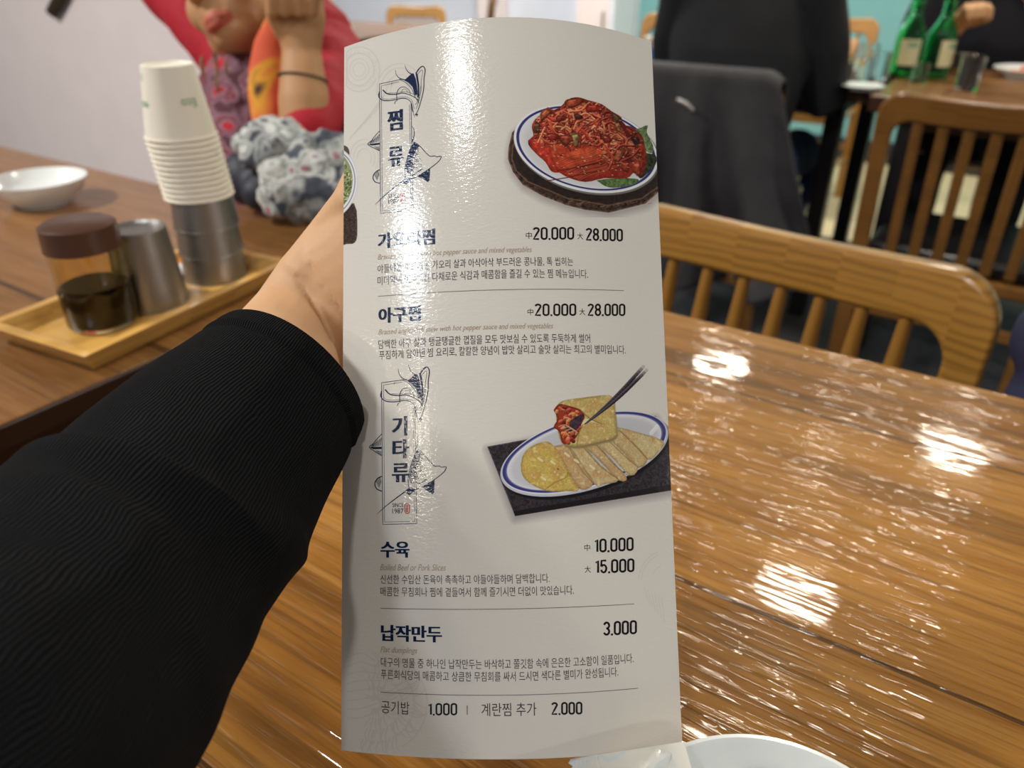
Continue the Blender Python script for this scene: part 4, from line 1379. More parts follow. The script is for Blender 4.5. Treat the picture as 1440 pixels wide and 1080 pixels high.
# ------------------------------------------------------------------ tray and condiments
c0 = at_z(118, 502, TZ + 0.021); c1 = at_z(13, 441, TZ + 0.021); c2 = at_z(412, 366, TZ + 0.021)
ex = (c2 - c0); tl = ex.length; ex.normalize()
ey = Vector((-ex.y, ex.x, 0)); tw = abs((c1 - c0).dot(ey))
tray = thing('serving_tray', 'light bamboo tray on the left table holding sauce jar and cups', 'tray', Vector((c0.x, c0.y, TZ)), math.atan2(ex.y, ex.x))
mb = MB()
tl2 = tl; f_ = 0.014; g_ = 0.011
prof = [(0.012, 0.0), (0.0, 0.021), (g_ * 0.6, 0.0225), (g_, 0.021), (0.019, 0.006)]
rings = []
for ins, z in prof:
    rings.append([Vector((ins, ins, z)), Vector((tl2 - ins, ins, z)), Vector((tl2 - ins, tw - ins, z)), Vector((ins, tw - ins, z))])
for a, b in zip(rings[:-1], rings[1:]):
    for k in range(4):
        mb.add([a[k], a[(k + 1) % 4], b[(k + 1) % 4], b[k]], [[0, 1, 2, 3]], smooth=False)
mb.build('rim', M['bamboo'], tray, weld=True)
MB().box((tl2 / 2, tw / 2, 0.0035), (tl2 - 0.03, tw - 0.03, 0.006)).build('base_board', M['bamboo'], tray)
print('TRAY', tl, tw)
TB = TZ + 0.0068

# soy sauce jar
sp = at_z(147, 452, TB)
jar = thing('sauce_jar', 'soy sauce jar with brown lid, half full, front of the bamboo tray', 'jar', sp)
R0 = 0.0335
MB().lathe([(0.0, 0.0), (R0 - 0.003, 0.0), (R0, 0.004), (R0, 0.075), (R0 - 0.003, 0.082), (R0 - 0.003, 0.088), (R0 - 0.0055, 0.088), (R0 - 0.0055, 0.081), (R0 - 0.0025, 0.074), (R0 - 0.0025, 0.006), (R0 - 0.006, 0.004), (0.0, 0.004)], 48).build('container', M['amber_plastic'], jar, weld=True)
MB().lathe([(0, 0.0042), (R0 - 0.0062, 0.0042), (R0 - 0.0012, 0.0065), (R0 - 0.0012, 0.043), (0, 0.043)], 48).build('sauce', M['soy'], jar, weld=True)
MB().lathe([(0, 0.104), (R0 - 0.004, 0.104), (R0 + 0.0005, 0.1015), (R0 + 0.0015, 0.079), (R0 + 0.0005, 0.079), (R0 - 0.002, 0.09), (0, 0.09)], 48).build('lid', M['brown_plastic'], jar, weld=True)


# steel tumblers and paper cups, turned mouth down
def cup_mesh(rm, rt, h, rim, name, seg=48, groove=True):
    th = 0.0008
    prof = [(0, h - 0.003), (rt - 0.004, h - 0.003), (rt - 0.002, h), (rt, h - 0.001)]
    n = 6
    for k in range(1, n + 1):
        f = k / n
        prof.append((rt + (rm - rt) * f, (h - 0.001) + (rim * 1.4 - (h - 0.001)) * f))
    prof += [(rm + rim * 0.7, rim * 1.6), (rm + rim, rim * 0.8), (rm + rim * 0.6, 0.0002), (rm - th, 0.0)]
    prof += [(rt - th, h - 0.0045), (0, h - 0.0045)]
    return MB().lathe(prof, seg).mesh(name, True)


steel_me = cup_mesh(0.0352, 0.0280, 0.082, 0.0006, 'steel_tumbler')
q = at_z(217, 424, TB)
tag(link('steel_tumbler', steel_me, M['steel'], None, q), 'single steel tumbler upside down between sauce jar and cup stack', 'tumbler')
sb = at_z(304, 386, TB)
for k, nm in enumerate(('lowest', 'middle', 'uppermost')):
    o = bpy.data.objects.new('steel_tumbler', steel_me); COL.objects.link(o)
    o.location = sb + Vector((0.0006 * k, 0, 0.0300 * k)); o.rotation_euler = (0, 0, k * 1.1)
    tag(o, nm + ' of three nested steel tumblers under the paper cups', 'tumbler', 'nested steel tumblers')
paper_me = cup_mesh(0.0355, 0.0256, 0.072, 0.0016, 'paper_cup')
paper_me.materials.append(M['white_paper'])
ORD = ['lowest', 'second', 'third', 'fourth', 'fifth', 'sixth', 'seventh', 'eighth', 'ninth', 'tenth', 'eleventh', 'topmost']
PC0 = 0.0925
for k in range(12):
    o = bpy.data.objects.new('paper_cup', paper_me); COL.objects.link(o)
    o.location = sb + Vector((-0.0008 - 0.00066 * k, 0.0002 * k, PC0 + 0.0057 * k)); o.rotation_euler = (0, 0, 0.7 * k)
    lab = {0: 'lowest white paper cup of the stack, directly above the steel tumblers', 11: 'topmost white paper cup of the stack, its whole side showing'}.get(k, ORD[k] + ' white paper cup counted up from the steel tumblers')
    tag(o, lab, 'paper cup', 'stacked white paper cups')
    if k == 11:
        topcup = o; o.rotation_euler = (0, 0, 0)
        # faint green print on the topmost cup
        for (ang, z, txt, sz) in ((-2.35, 0.034, 'eco', 0.011), (-0.75, 0.036, 'Eco', 0.012), (-2.42, 0.060, '|||', 0.007)):
            vs, fs, y0, y1 = text_mesh(txt, 0.01)
            mbt = []
            for x, y in vs:
                # turned over with the cup
                zz = z - (y - 0.4) * sz; aa = ang - (x - vs[:, 0].mean()) * sz / 0.032
                r = 0.0256 + (0.0355 - 0.0256) * (1 - zz / 0.072) + 0.0004
                mbt.append((r * math.cos(aa), r * math.sin(aa), zz))
            MB().add(mbt, fs, smooth=False).build('cup_print', M['green_ink'], o)

# sachet between tumbler and stack
q = at_z(257, 379, TB + 0.003)
sc_ = thing('snack_sachet', 'small orange and white sachet on the tray beside the cup stack', 'sachet', q, 0.5)
def pillow(w, d, h, n=14, crimp=0.0):
    top, bot = [], []
    for i in range(n + 1):
        rt_, rb_ = [], []
        for j in range(n + 1):
            x, y = -1 + 2 * i / n, -1 + 2 * j / n
            z = h * max(0, (1 - abs(x) ** 3)) ** 0.7 * max(0, (1 - abs(y) ** 3)) ** 0.7
            z += 0.15 * h * noise.noise(Vector((x * 2.3, y * 2.1, h * 100))) * (1 - x * x) * (1 - y * y)
            rt_.append(Vector((x * w / 2, y * d / 2, z))); rb_.append(Vector((x * w / 2, y * d / 2, -0.6 * z - 0.0002)))
        top.append(rt_); bot.append(rb_[::-1])
    return top, bot
t_, b_ = pillow(0.046, 0.036, 0.007)
MB().grid(t_).grid(b_).build('pouch', M['white_plastic'], sc_, weld=True)
MB().grid([[p + Vector((0.0, 0.0, 0.0006)) for p in r[8:]] for r in t_]).build('printed_panel', M['orange_wrap'], sc_)

# white dish on the left table
q = at_z(62, 285, TZ)
dsh = thing('sauce_dish', 'small shallow white dish with blue mark at the far left', 'dish', q)
MB().lathe([(0, 0.004), (0.034, 0.004), (0.035, 0.0), (0.038, 0.0), (0.040, 0.004), (0.058, 0.018), (0.0675, 0.034), (0.0685, 0.0375), (0.0665, 0.0375), (0.056, 0.022), (0.038, 0.010), (0, 0.009)], 56).build('bowl', M['porcelain'], dsh, weld=True)
mb = MB()
for k in range(3): mb.box((-0.002 + 0.002 * k, 0.004 - 0.007 * k, 0.0100), (0.030 - 0.006 * k, 0.0025, 0.0008))
mb.build('blue_mark', M['blue_ink'], dsh)

# ------------------------------------------------------------------ bowl and wet-wipe packet at the lower right
far_pt = at_z(1058, 1033, TZ + 0.060)
bc = far_pt - Vector((0.10, 0.995, 0)) * 0.0600
bw = thing('white_bowl', 'white porcelain bowl at the bottom edge beside the menu', 'bowl', Vector((bc.x, bc.y, TZ)))
MB().lathe([(0, 0.006), (0.024, 0.006), (0.026, 0.0), (0.029, 0.0), (0.030, 0.006), (0.045, 0.020), (0.056, 0.043), (0.0600, 0.0585), (0.0597, 0.0605), (0.0580, 0.0607), (0.0570, 0.0585), (0.0535, 0.043), (0.043, 0.023), (0.026, 0.011), (0, 0.010)], 72).build('bowl', M['porcelain'], bw, weld=True)

m = NT('pearly_film')
v = m.coords('Object')
colr = m.ramp(m.noise(v, 38, 3, 0.5, 1.2), [(0.3, srgb(250, 244, 230)), (0.52, srgb(246, 242, 230)), (0.62, srgb(226, 236, 238)), (0.7, srgb(250, 240, 214))])
M['film'] = m.out(color=colr, rough=0.22, normal=m.bump(m.noise(v, 60, 3), 0.35, 0.004), coat=0.4)
A = at_z(962, 1043, TZ + 0.0665); B = at_z(808, 1066, TZ + 0.040)
C_ = A + (at_z(1052, 1100, TZ + 0.066) - A) * 1.1
ux = (B - A); px_l = ux.length; ux.normalize()
uy = (C_ - A); uy = (uy - ux * uy.dot(ux)); uy.normalize(); uz = ux.cross(uy)
if uz.z < 0: uz = -uz
pk_l, pk_w = px_l, 0.058
pk = thing('wipe_packet', 'pearly white wet-wipe packet with crimped ends lying against the bowl', 'packet', (A + B) / 2 + uy * pk_w / 2)
base = (A + B) / 2 + uy * pk_w / 2
n = 26
top, bot = [], []
for i in range(n + 1):
    r1, r2 = [], []
    for j in range(n + 1):
        x, y = i / n, j / n
        e = min(x, 1 - x) * pk_l
        body = min(1, max(0, (e - 0.009) / 0.018)) ** 0.6 * max(0, 1 - abs(2 * y - 1) ** 4) ** 0.7
        z = 0.0045 * body + 0.0012 * noise.noise(Vector((x * 5, y * 4, 2.2))) * body
        p = A + ux * (x * pk_l) + uy * (y * pk_w) - base
        r1.append(p + uz * z); r2.append(p - uz * (0.8 * z + 0.0003))
    top.append(r1); bot.append(r2[::-1])
MB().grid(top).grid(bot).build('pouch', M['film'], pk, weld=True)
for side in (1,):     # serrated, ridged crimp
    mb = MB()
    nt = 20
    x_in = 0.011 if side == 0 else pk_l - 0.011; x_out = -0.0015 if side == 0 else pk_l + 0.0015
    prev = None
    rows = []
    for j in range(nt * 2 + 1):
        y = j / (nt * 2) * pk_w
        tooth = (0.0018 if j % 2 else 0.0) * (-1 if side == 0 else 1)
        row = []
        for k in range(15):
            x = x_in + (x_out + tooth - x_in) * k / 14
            row.append(A + ux * x + uy * y + uz * (0.0006 + 0.00055 * (k % 2)) - base)
        rows.append(row)
    mb.grid(rows)
    mb.build('crimped_end', M['film'], pk)

# ------------------------------------------------------------------ bag and patterned scarf on the left table
def pxr(px, t): return px * t / F_PX
mb = MB()
for u, v, t, r in ((352, 250, 1.10, 40), (395, 262, 1.08, 44), (440, 250, 1.10, 50), (480, 250, 1.10, 50), (455, 195, 1.16, 32), (500, 200, 1.15, 40), (365, 272, 1.06, 26)):
    c = at_t(u, v, t); rr_ = pxr(r, t)
    mb.ell(c, (rr_, rr_, min(rr_, max(0.012, c.z - TZ - 0.001))))
bag = tag(link('handbag', voxel(mb, 0.006, 8), M['navy_bag']), 'dark navy soft bag on the left table behind the wrist', 'bag')
rebase(bag, at_z(410, 300, TZ))
mb = MB()
for u, v, t, r in ((352, 198, 1.05, 24), (375, 188, 1.05, 26), (400, 196, 1.04, 28), (365, 220, 1.04, 22), (430, 208, 1.04, 26), (455, 200, 1.04, 24), (480, 212, 1.04, 28), (395, 250, 1.01, 32), (425, 240, 1.01, 34), (465, 245, 1.01, 34), (400, 280, 1.00, 32), (435, 278, 1.00, 34), (470, 280, 1.0, 30), (420, 298, 1.0, 22), (500, 240, 1.02, 34)):
    rr_ = pxr(r, t); mb.ell(at_t(u, v, t), (rr_, rr_, rr_ * 0.95))
me = voxel(mb, 0.0045, 4)
co = vpos(me)
dsp = np.array([noise.fractal(Vector(p) * 26, 0.8, 2.2, 4) for p in co])
nr = np.empty(len(co) * 3, dtype=np.float32); me.vertex_normals.foreach_get('vector', nr)
me.vertices.foreach_set('co', (co + nr.reshape(-1, 3) * dsp[:, None] * 0.009).astype(np.float32).ravel())
sf = tag(link('patterned_scarf', me, M['scarf']), 'crumpled grey floral scarf piled on the dark bag', 'scarf')
rebase(sf, at_z(420, 318, TZ))


# ------------------------------------------------------------------ the photographer's arm
def arm():
    mb = MB()
    # hand in the card's own coordinates: behind it, palm against the back
    H = lambda s, t, off: sheet1(s, t, -0.0011 - off)
    wrist = at_t(441, 466, 0.385)
    heel = at_t(470, 420, 0.388)
    pts = [at_t(300, 622, 0.318), at_t(352, 572, 0.336), at_t(404, 516, 0.358), wrist, at_t(478, 412, 0.392)]
    mb.tube(pts, [0.033, 0.0325, 0.0325, 0.0325, 0.033], 28, ell=[0.80, 0.80, 0.76, 0.68, 0.60], up=(-0.69, 0.36, 0.63))
    # palm
    mb.tube([at_t(468, 424, 0.388), H(-0.060, 0.108, 0.022), H(-0.044, 0.090, 0.017), H(-0.032, 0.074, 0.0145), H(-0.026, 0.064, 0.013)], [0.034, 0.037, 0.039, 0.039, 0.034], 24, ell=[0.60, 0.44, 0.36, 0.32, 0.30], up=tuple(H(-0.02, 0.10, 0.014) - H(-0.06, 0.06, 0.014)), hemi=True)
    # thumb: leaves the side of the palm near the wrist and lies along the card's back edge
    th = [at_t(449, 392, 0.388), at_t(476, 330, 0.387), H(-0.0665, 0.072, 0.0135), H(-0.055, 0.044, 0.011), H(-0.049, 0.020, 0.0095)]
    mb.tube(th, [0.021, 0.0145, 0.0125, 0.0105, 0.0085], 16, hemi=True)
    # fingers flat on the back
    root = [(-0.050, 0.060), (-0.034, 0.058), (-0.019, 0.063), (-0.006, 0.075)]
    dirs = [(0.28, -1.0), (0.48, -0.95), (0.70, -0.80), (0.92, -0.62)]
    lens_ = [0.068, 0.076, 0.072, 0.056]
    rad = [0.0088, 0.0090, 0.0086, 0.0076]
    for (s, t), (dx, dy), ln, r in zip(root, dirs, lens_, rad):
        q = math.hypot(dx, dy); dx, dy = dx / q, dy / q
        P = [H(s - dx * 0.02, t - dy * 0.02, r + 0.006)]
        for f, o in ((0.0, r + 0.003), (0.28, r + 0.0045), (0.48, r + 0.004), (0.74, r + 0.0025), (1.0, r * 0.82 + 0.0004)):
            P.append(H(s + dx * ln * f, max(t + dy * ln * f, 0.001), o))
        mb.tube(P, [r * 1.1, r * 1.08, r * 0.98, r * 1.02, r * 0.93, r * 0.82], 14, hemi=True)
    me = voxel(mb, 0.0016, 7)
    co = vpos(me).astype(float)
    # wrist creases
    nr = np.empty(len(co) * 3, dtype=np.float32); me.vertex_normals.foreach_get('vector', nr); nr = nr.reshape(-1, 3)
    X = (co - [0, 0, ZC]) @ C2W
    pix = _proj(X)
    front = (nr @ C2W)[:, 2] > 0.0
    for line, dep, wd in (([(416, 388), (436, 418), (452, 447), (466, 477)], 0.0012, 2.3), ([(436, 372), (452, 398), (470, 425), (486, 447)], 0.0014, 2.3)):
        d = np.full(len(co), 1e9)
        for a, b in zip(line[:-1], line[1:]):
            a = np.array(a, float); b = np.array(b, float); e = b - a
            tt = np.clip(((pix - a) @ e) / (e @ e), 0, 1)
            d = np.minimum(d, np.linalg.norm(pix - a - tt[:, None] * e, axis=1))
        co -= nr * (dep * np.exp(-(d / wd) ** 2) * front)[:, None]
    me.vertices.foreach_set('co', co.astype(np.float32).ravel())
    vcol(me, np.ones((len(co), 3)))
    p = tag(link('person', me, M['skin']), 'left arm reaching in from the lower left, black ribbed sleeve, holding up the menu', 'person')
    base_ = at_t(300, 622, 0.318)
    rebase(p, base_)
    # sleeve
    mb = MB()
    ctr = [(404, 541, 0.352, 0.0412), (398, 547, 0.3500, 0.0418), (392, 553, 0.3478, 0.0420), (385, 560, 0.3455, 0.0425), (382, 563, 0.3444, 0.0409), (379, 566, 0.3433, 0.0425), (360, 588, 0.337, 0.0440),
           (312, 640, 0.322, 0.0476), (262, 700, 0.306, 0.0505), (215, 768, 0.290, 0.0525), (140, 848, 0.266, 0.0540), (45, 945, 0.238, 0.0560), (-90, 1085, 0.205, 0.0590), (-260, 1240, 0.180, 0.062)]
    P = [at_t(u, v, t) for u, v, t, r in ctr]
    rad = [r for *_, r in ctr]
    # denser stations
    Q, RR = [], []
    for i in range(len(P) - 1):
        k_ = max(1, int((P[i + 1] - P[i]).length / 0.0022))
        for j in range(k_):
            Q.append(P[i].lerp(P[i + 1], j / k_)); RR.append(rad[i] + (rad[i + 1] - rad[i]) * j / k_)
    Q.append(P[-1]); RR.append(rad[-1])
    for _ in range(6): Q = [Q[0]] + [(Q[i - 1] + Q[i] * 2 + Q[i + 1]) / 4 for i in range(1, len(Q) - 1)] + [Q[-1]]
    seg = 160
    s = MB(); s.tube(Q, RR, seg, cap=False, up=(0, 0, 1))
    # soft folds
    vs = []
    nrow = len(Q)
    for idx, p_ in enumerate(s.v):
        i, k = divmod(idx, seg + 1)
        c = Q[i]; d = (Vector(p_) - c)
        a = 2 * PI * (k % seg) / seg
        l = i * 0.0022
        ca, sa = math.cos(a), math.sin(a)
        w = noise.noise(Vector((ca * 1.3, sa * 1.3, l * 16))) * 0.05 + noise.noise(Vector((ca * 2.5 + 4, sa * 2.5, l * 36))) * 0.022
        fold = 0.055 * math.exp(-((l - 0.075 - 0.02 * ca) / 0.010) ** 2) + 0.03 * math.exp(-((l - 0.118 + 0.02 * sa) / 0.012) ** 2) - 0.03 * math.exp(-((l - 0.096 - 0.01 * ca) / 0.010) ** 2)
        g = min(1, max(0, (l - 0.03) / 0.03))
        vs.append(tuple(c + d * (1 + (w + fold) * g)))
    s.v = vs
    inner = []
    sl = link('sleeve', s.mesh('sleeve', True, False), M['knit'])
    sd = sl.modifiers.new('thickness', 'SOLIDIFY'); sd.thickness = 0.0016; sd.offset = -1
    sl.data.transform(Matrix.Translation(-Vector(base_)))
    sl.parent = p
    return p


arm()

# ------------------------------------------------------------------ people
def woman():
    # head: built upright in its own frame (x right of the viewer's view of her, y towards her face's front, z up), then placed
    F0 = Vector((-0.50, -0.22, 0.84)); U0 = Vector((-0.42, 0.80, 0.30))
    F0.normalize(); U0 = (U0 - F0 * U0.dot(F0)).normalized(); S0 = U0.cross(F0)
    c2w = Matrix(((1, 0, 0), (0, SI, -CO), (0, CO, SI)))
    Rm = c2w @ Matrix((S0, F0, U0)).transposed()
    chin = at_t(318, 62, 1.135)
    hc = chin - Rm @ Vector((0, 0.076, -0.110))
    T = Matrix.Translation(hc) @ Rm.to_4x4()
    mb = MB()
    def e(c, r): mb.ell(T @ Vector(c), r, 24, 16, 0, Rm)
    def tb(ps, r, **k): mb.tube([T @ Vector(p) for p in ps], r, 14, hemi=True, **k)
    e((0, -0.01, 0.02), (0.074, 0.092, 0.100)); e((0, 0.030, -0.040), (0.066, 0.062, 0.072)); e((0, 0.050, -0.090), (0.036, 0.032, 0.024))
    for s in (-1, 1):
        e((s * 0.038, 0.052, -0.038), (0.030, 0.032, 0.034)); e((s * 0.050, 0.02, -0.075), (0.020, 0.036, 0.030))
        e((s * 0.013, 0.094, -0.040), (0.0085, 0.011, 0.008)); e((s * 0.030, 0.078, 0.010), (0.015, 0.011, 0.010))
        e((s * 0.074, -0.008, -0.005), (0.008, 0.018, 0.030))
        tb([(s * 0.012, 0.086, 0.027), (s * 0.032, 0.084, 0.030), (s * 0.052, 0.070, 0.024)], [0.007, 0.008, 0.006])
    tb([(0, 0.085, 0.02), (0, 0.096, -0.005), (0, 0.104, -0.036)], [0.009, 0.010, 0.013])
    e((0, 0.084, -0.056), (0.022, 0.010, 0.018))
    lipu = [(-0.023, 0.078, -0.0775), (-0.010, 0.0895, -0.0740), (0, 0.0915, -0.0750), (0.010, 0.0895, -0.0740), (0.023, 0.078, -0.0775)]
    lipl = [(-0.020, 0.077, -0.0795), (-0.010, 0.0875, -0.0840), (0, 0.0890, -0.0850), (0.010, 0.0875, -0.0840), (0.020, 0.077, -0.0795)]
    tb(lipu, [0.0032, 0.0052, 0.0054, 0.0052, 0.0032]); tb(lipl, [0.0032, 0.0058, 0.0064, 0.0058, 0.0032])
    neck0 = T @ Vector((0, -0.02, -0.07)); chest = at_t(385, 130, 1.30)
    mb.tube([neck0, neck0.lerp(chest, 0.5), chest], [0.056, 0.054, 0.062], 20)
    hips = Vector((chest.x + 0.01, chest.y + 0.05, 0.48))
    mb.tube([chest + Vector((0, 0, 0.02)), chest.lerp(hips, 0.5), hips], [0.10, 0.105, 0.13], 24, ell=0.75, up=(1, 0, 0), hemi=True)
    for s in (-1, 1):      # seated legs under the table
        k0 = hips + E1 * (0.085 * s); k1 = k0 - E2 * 0.36 + Vector((0, 0, -0.01)); k2 = Vector((k1.x, k1.y, 0.06))
        mb.tube([k0, k0.lerp(k1, 0.5), k1], [0.085, 0.075, 0.058], 16, hemi=True); mb.tube([k1, k1.lerp(k2, 0.4), k2, k2 - E2 * 0.14 - Vector((0, 0, 0.025))], [0.056, 0.05, 0.038, 0.03], 14, hemi=True)
    # right-hand side arm: elbow on the bag, forearm up, closed hand by the cheek
    sh = at_t(462, 95, 1.27); el = at_t(430, 185, 1.10); wr = at_t(424, 72, 1.085); pm = at_t(421, 26, 1.07); kn = at_t(416, -12, 1.06)
    mb.tube([sh, sh.lerp(el, 0.5), el], [0.036, 0.036, 0.034], 18, hemi=True)
    mb.tube([el, el.lerp(wr, 0.4), el.lerp(wr, 0.8), wr, pm, kn], [0.036, 0.036, 0.030, 0.0275, 0.037, 0.036], 20, ell=[1, 1, 0.9, 0.8, 0.62, 0.5], up=(1, 0, 0), hemi=True)
    for k, (u, ln) in enumerate(((388, 1.0), (407, 1.1), (427, 1.08), (446, 0.9))):     # bent fingers closing on the cloth
        a = at_t(u + 3, -14, 1.06); b = at_t(u - 1, -26 * ln, 1.035); c = at_t(u - 5, -4, 1.020); d = at_t(u - 6, 18, 1.035)
        mb.tube([a, b, c, d], [0.0105, 0.0102, 0.0095, 0.008], 12, hemi=True)
    mb.tube([at_t(398, 44, 1.07), at_t(384, 22, 1.05), at_t(382, 0, 1.035)], [0.014, 0.011, 0.0088], 12, hemi=True)
    # other arm raised beside the head
    s2 = at_t(338, 105, 1.30); e2_ = at_t(205, -60, 1.34); h2 = at_t(290, -150, 1.30)
    mb.tube([s2, s2.lerp(e2_, 0.5), e2_], [0.050, 0.045, 0.036], 18, hemi=True); mb.tube([e2_, e2_.lerp(h2, 0.6), h2], [0.036, 0.03, 0.026], 16, hemi=True)
    mb.tube([h2, h2 + (h2 - e2_).normalized() * 0.06], [0.03, 0.034], 16, ell=0.5, hemi=True)
    for k in range(5):
        dv = (h2 - e2_).normalized(); sd = E1 * (0.018 * (k - 2))
        mb.tube([h2 + dv * 0.05 + sd, h2 + dv * (0.10 + 0.012 * (2 - abs(k - 2))) + sd * 1.1 - Vector((0, 0, 0.01)), h2 + dv * (0.115 + 0.016 * (2 - abs(k - 2))) + sd * 1.1 - Vector((0, 0, 0.035))], [0.010, 0.009, 0.0075], 10, hemi=True)
    me = voxel(mb, 0.0032, 8)
    co = vpos(me); cols = np.ones((len(co), 3))
    loc = (co - np.array(hc)) @ np.array(Rm)
    def near(pts, r0):
        P = np.array(pts); d = np.full(len(loc), 9.0)
        for a, b in zip(P[:-1], P[1:]):
            ee = b - a; t = np.clip(((loc - a) @ ee) / (ee @ ee), 0, 1); d = np.minimum(d, np.linalg.norm(loc - a - t[:, None] * ee, axis=1))
        return np.clip((r0 - d) / 0.003 + 0.5, 0, 1)
    lip = np.maximum(near(lipu, 0.0072), near(lipl, 0.0086))[:, None]
    cols = cols * (1 - lip) + lip * np.array([1.0, 0.46, 0.60])
    gap = near([(-0.02, 0.084, -0.0790), (0, 0.097, -0.0798), (0.02, 0.084, -0.0790)], 0.0022)[:, None]
    cols = cols * (1 - gap) + gap * np.array([0.45, 0.12, 0.12])
    vcol(me, cols)
    base = Vector((hips.x, hips.y, 0))
    p = tag(link('person', me, M['skin_tan']), 'woman in a red cardigan and paisley blouse leaning at the left table, hand raised', 'person')
    rebase(p, base)
    def child(name, me, mat, label=None):
        me.transform(Matrix.Translation(-base)); o = link(name, me, mat, p)
        if label: o['label'] = label
        return o
    # hair
    mb = MB()
    def eh(c, r): mb.ell(T @ Vector(c), r, 24, 16, 0, Rm)
    eh((0, -0.030, 0.040), (0.084, 0.090, 0.098)); eh((0, -0.06, -0.02), (0.076, 0.060, 0.080))
    for s in (-1, 1): eh((s * 0.072, -0.035, -0.02), (0.016, 0.036, 0.060))
    child('hair', voxel(mb, 0.006, 3), M['hair'])
    mb = MB()
    mb.tube([at_t(352, 80, 1.245), at_t(355, 110, 1.235), at_t(362, 160, 1.225), at_t(366, 240, 1.215), at_t(370, 330, 1.21)], [0.055, 0.088, 0.100, 0.104, 0.104], 32, ell=[0.8, 0.62, 0.6, 0.6, 0.6], up=(1, 0, 0), hemi=True)
    child('blouse', voxel(mb, 0.005, 4), M['blouse'])
    mb = MB()
    mb.tube([at_t(345, 92, 1.30), at_t(277, 10, 1.315), at_t(215, -52, 1.335)], [0.064, 0.061, 0.058], 24, hemi=True)
    mb.tube([at_t(462, 78, 1.29), at_t(460, 120, 1.22), at_t(444, 168, 1.135), at_t(432, 186, 1.10)], [0.060, 0.060, 0.054, 0.045], 24, hemi=True)
    mb.tube([at_t(400, 80, 1.36), at_t(405, 200, 1.36), at_t(410, 340, 1.36)], [0.13, 0.14, 0.145], 28, ell=0.7, up=(1, 0, 0), hemi=True)
    mb.tube([at_t(480, 110, 1.30), at_t(478, 200, 1.27), at_t(478, 330, 1.26)], [0.05, 0.055, 0.055], 20, hemi=True)
    me = voxel(mb, 0.006, 4)
    co = vpos(me); nr = np.empty(len(co) * 3, dtype=np.float32); me.vertex_normals.foreach_get('vector', nr)
    dsp = np.array([noise.noise(Vector((q[0] * 22, q[1] * 22, q[2] * 9))) for q in co])
    me.vertices.foreach_set('co', (co + nr.reshape(-1, 3) * dsp[:, None] * 0.006).astype(np.float32).ravel())
    child('cardigan', me, M['red_cloth'])
    # orange neck scarf hanging from the raised hand
    mb = MB()
    ps = [(398, 8, 1.10, 10), (388, 35, 1.10, 17), (378, 65, 1.115, 22), (374, 100, 1.125, 25), (372, 135, 1.13, 24), (374, 170, 1.13, 20), (380, 195, 1.13, 12)]
    mb.tube([at_t(u, v, t) for u, v, t, r in ps], [pxr(r, t) for u, v, t, r in ps], 20, ell=0.55, up=(1, 0, 0), hemi=True)
    mb.tube([at_t(400, 60, 1.13), at_t(398, 110, 1.14), at_t(396, 165, 1.14)], [0.011, 0.013, 0.012], 12, ell=0.6, hemi=True)
    child('neck_scarf', voxel(mb, 0.003, 4), M['sunset'])
    # necklace: short bead strings on the blouse
    for pts in ([(301, 76), (303, 86), (305, 98), (304, 115), (307, 128)], [(284, 82), (284, 95), (286, 105)], [(318, 90), (320, 104)]):
        mb = MB()
        q = smooth_pts(pts, 3)
        for u, v in q: mb.ell(at_t(u, v, 1.115 + (v - 60) * 0.0005), (0.0030,) * 3, 10, 8)
        me = mb.mesh('necklace'); child('necklace', me, M['pearl'])
    mb = MB()
    wq = el.lerp(wr, 0.66); ax = (wr - el).normalized(); n1 = ax.cross(Vector((0, 1, 0))).normalized(); n2 = ax.cross(n1)
    mb.tube([wq + n1 * (0.0335 * math.cos(a)) + n2 * (0.031 * math.sin(a)) + ax * (0.004 * math.cos(a)) for a in np.linspace(0, 2 * PI, 40)], 0.0017, 8, cap=False)
    child('bracelet', mb.mesh('bracelet'), M['dark_cord'])


woman()


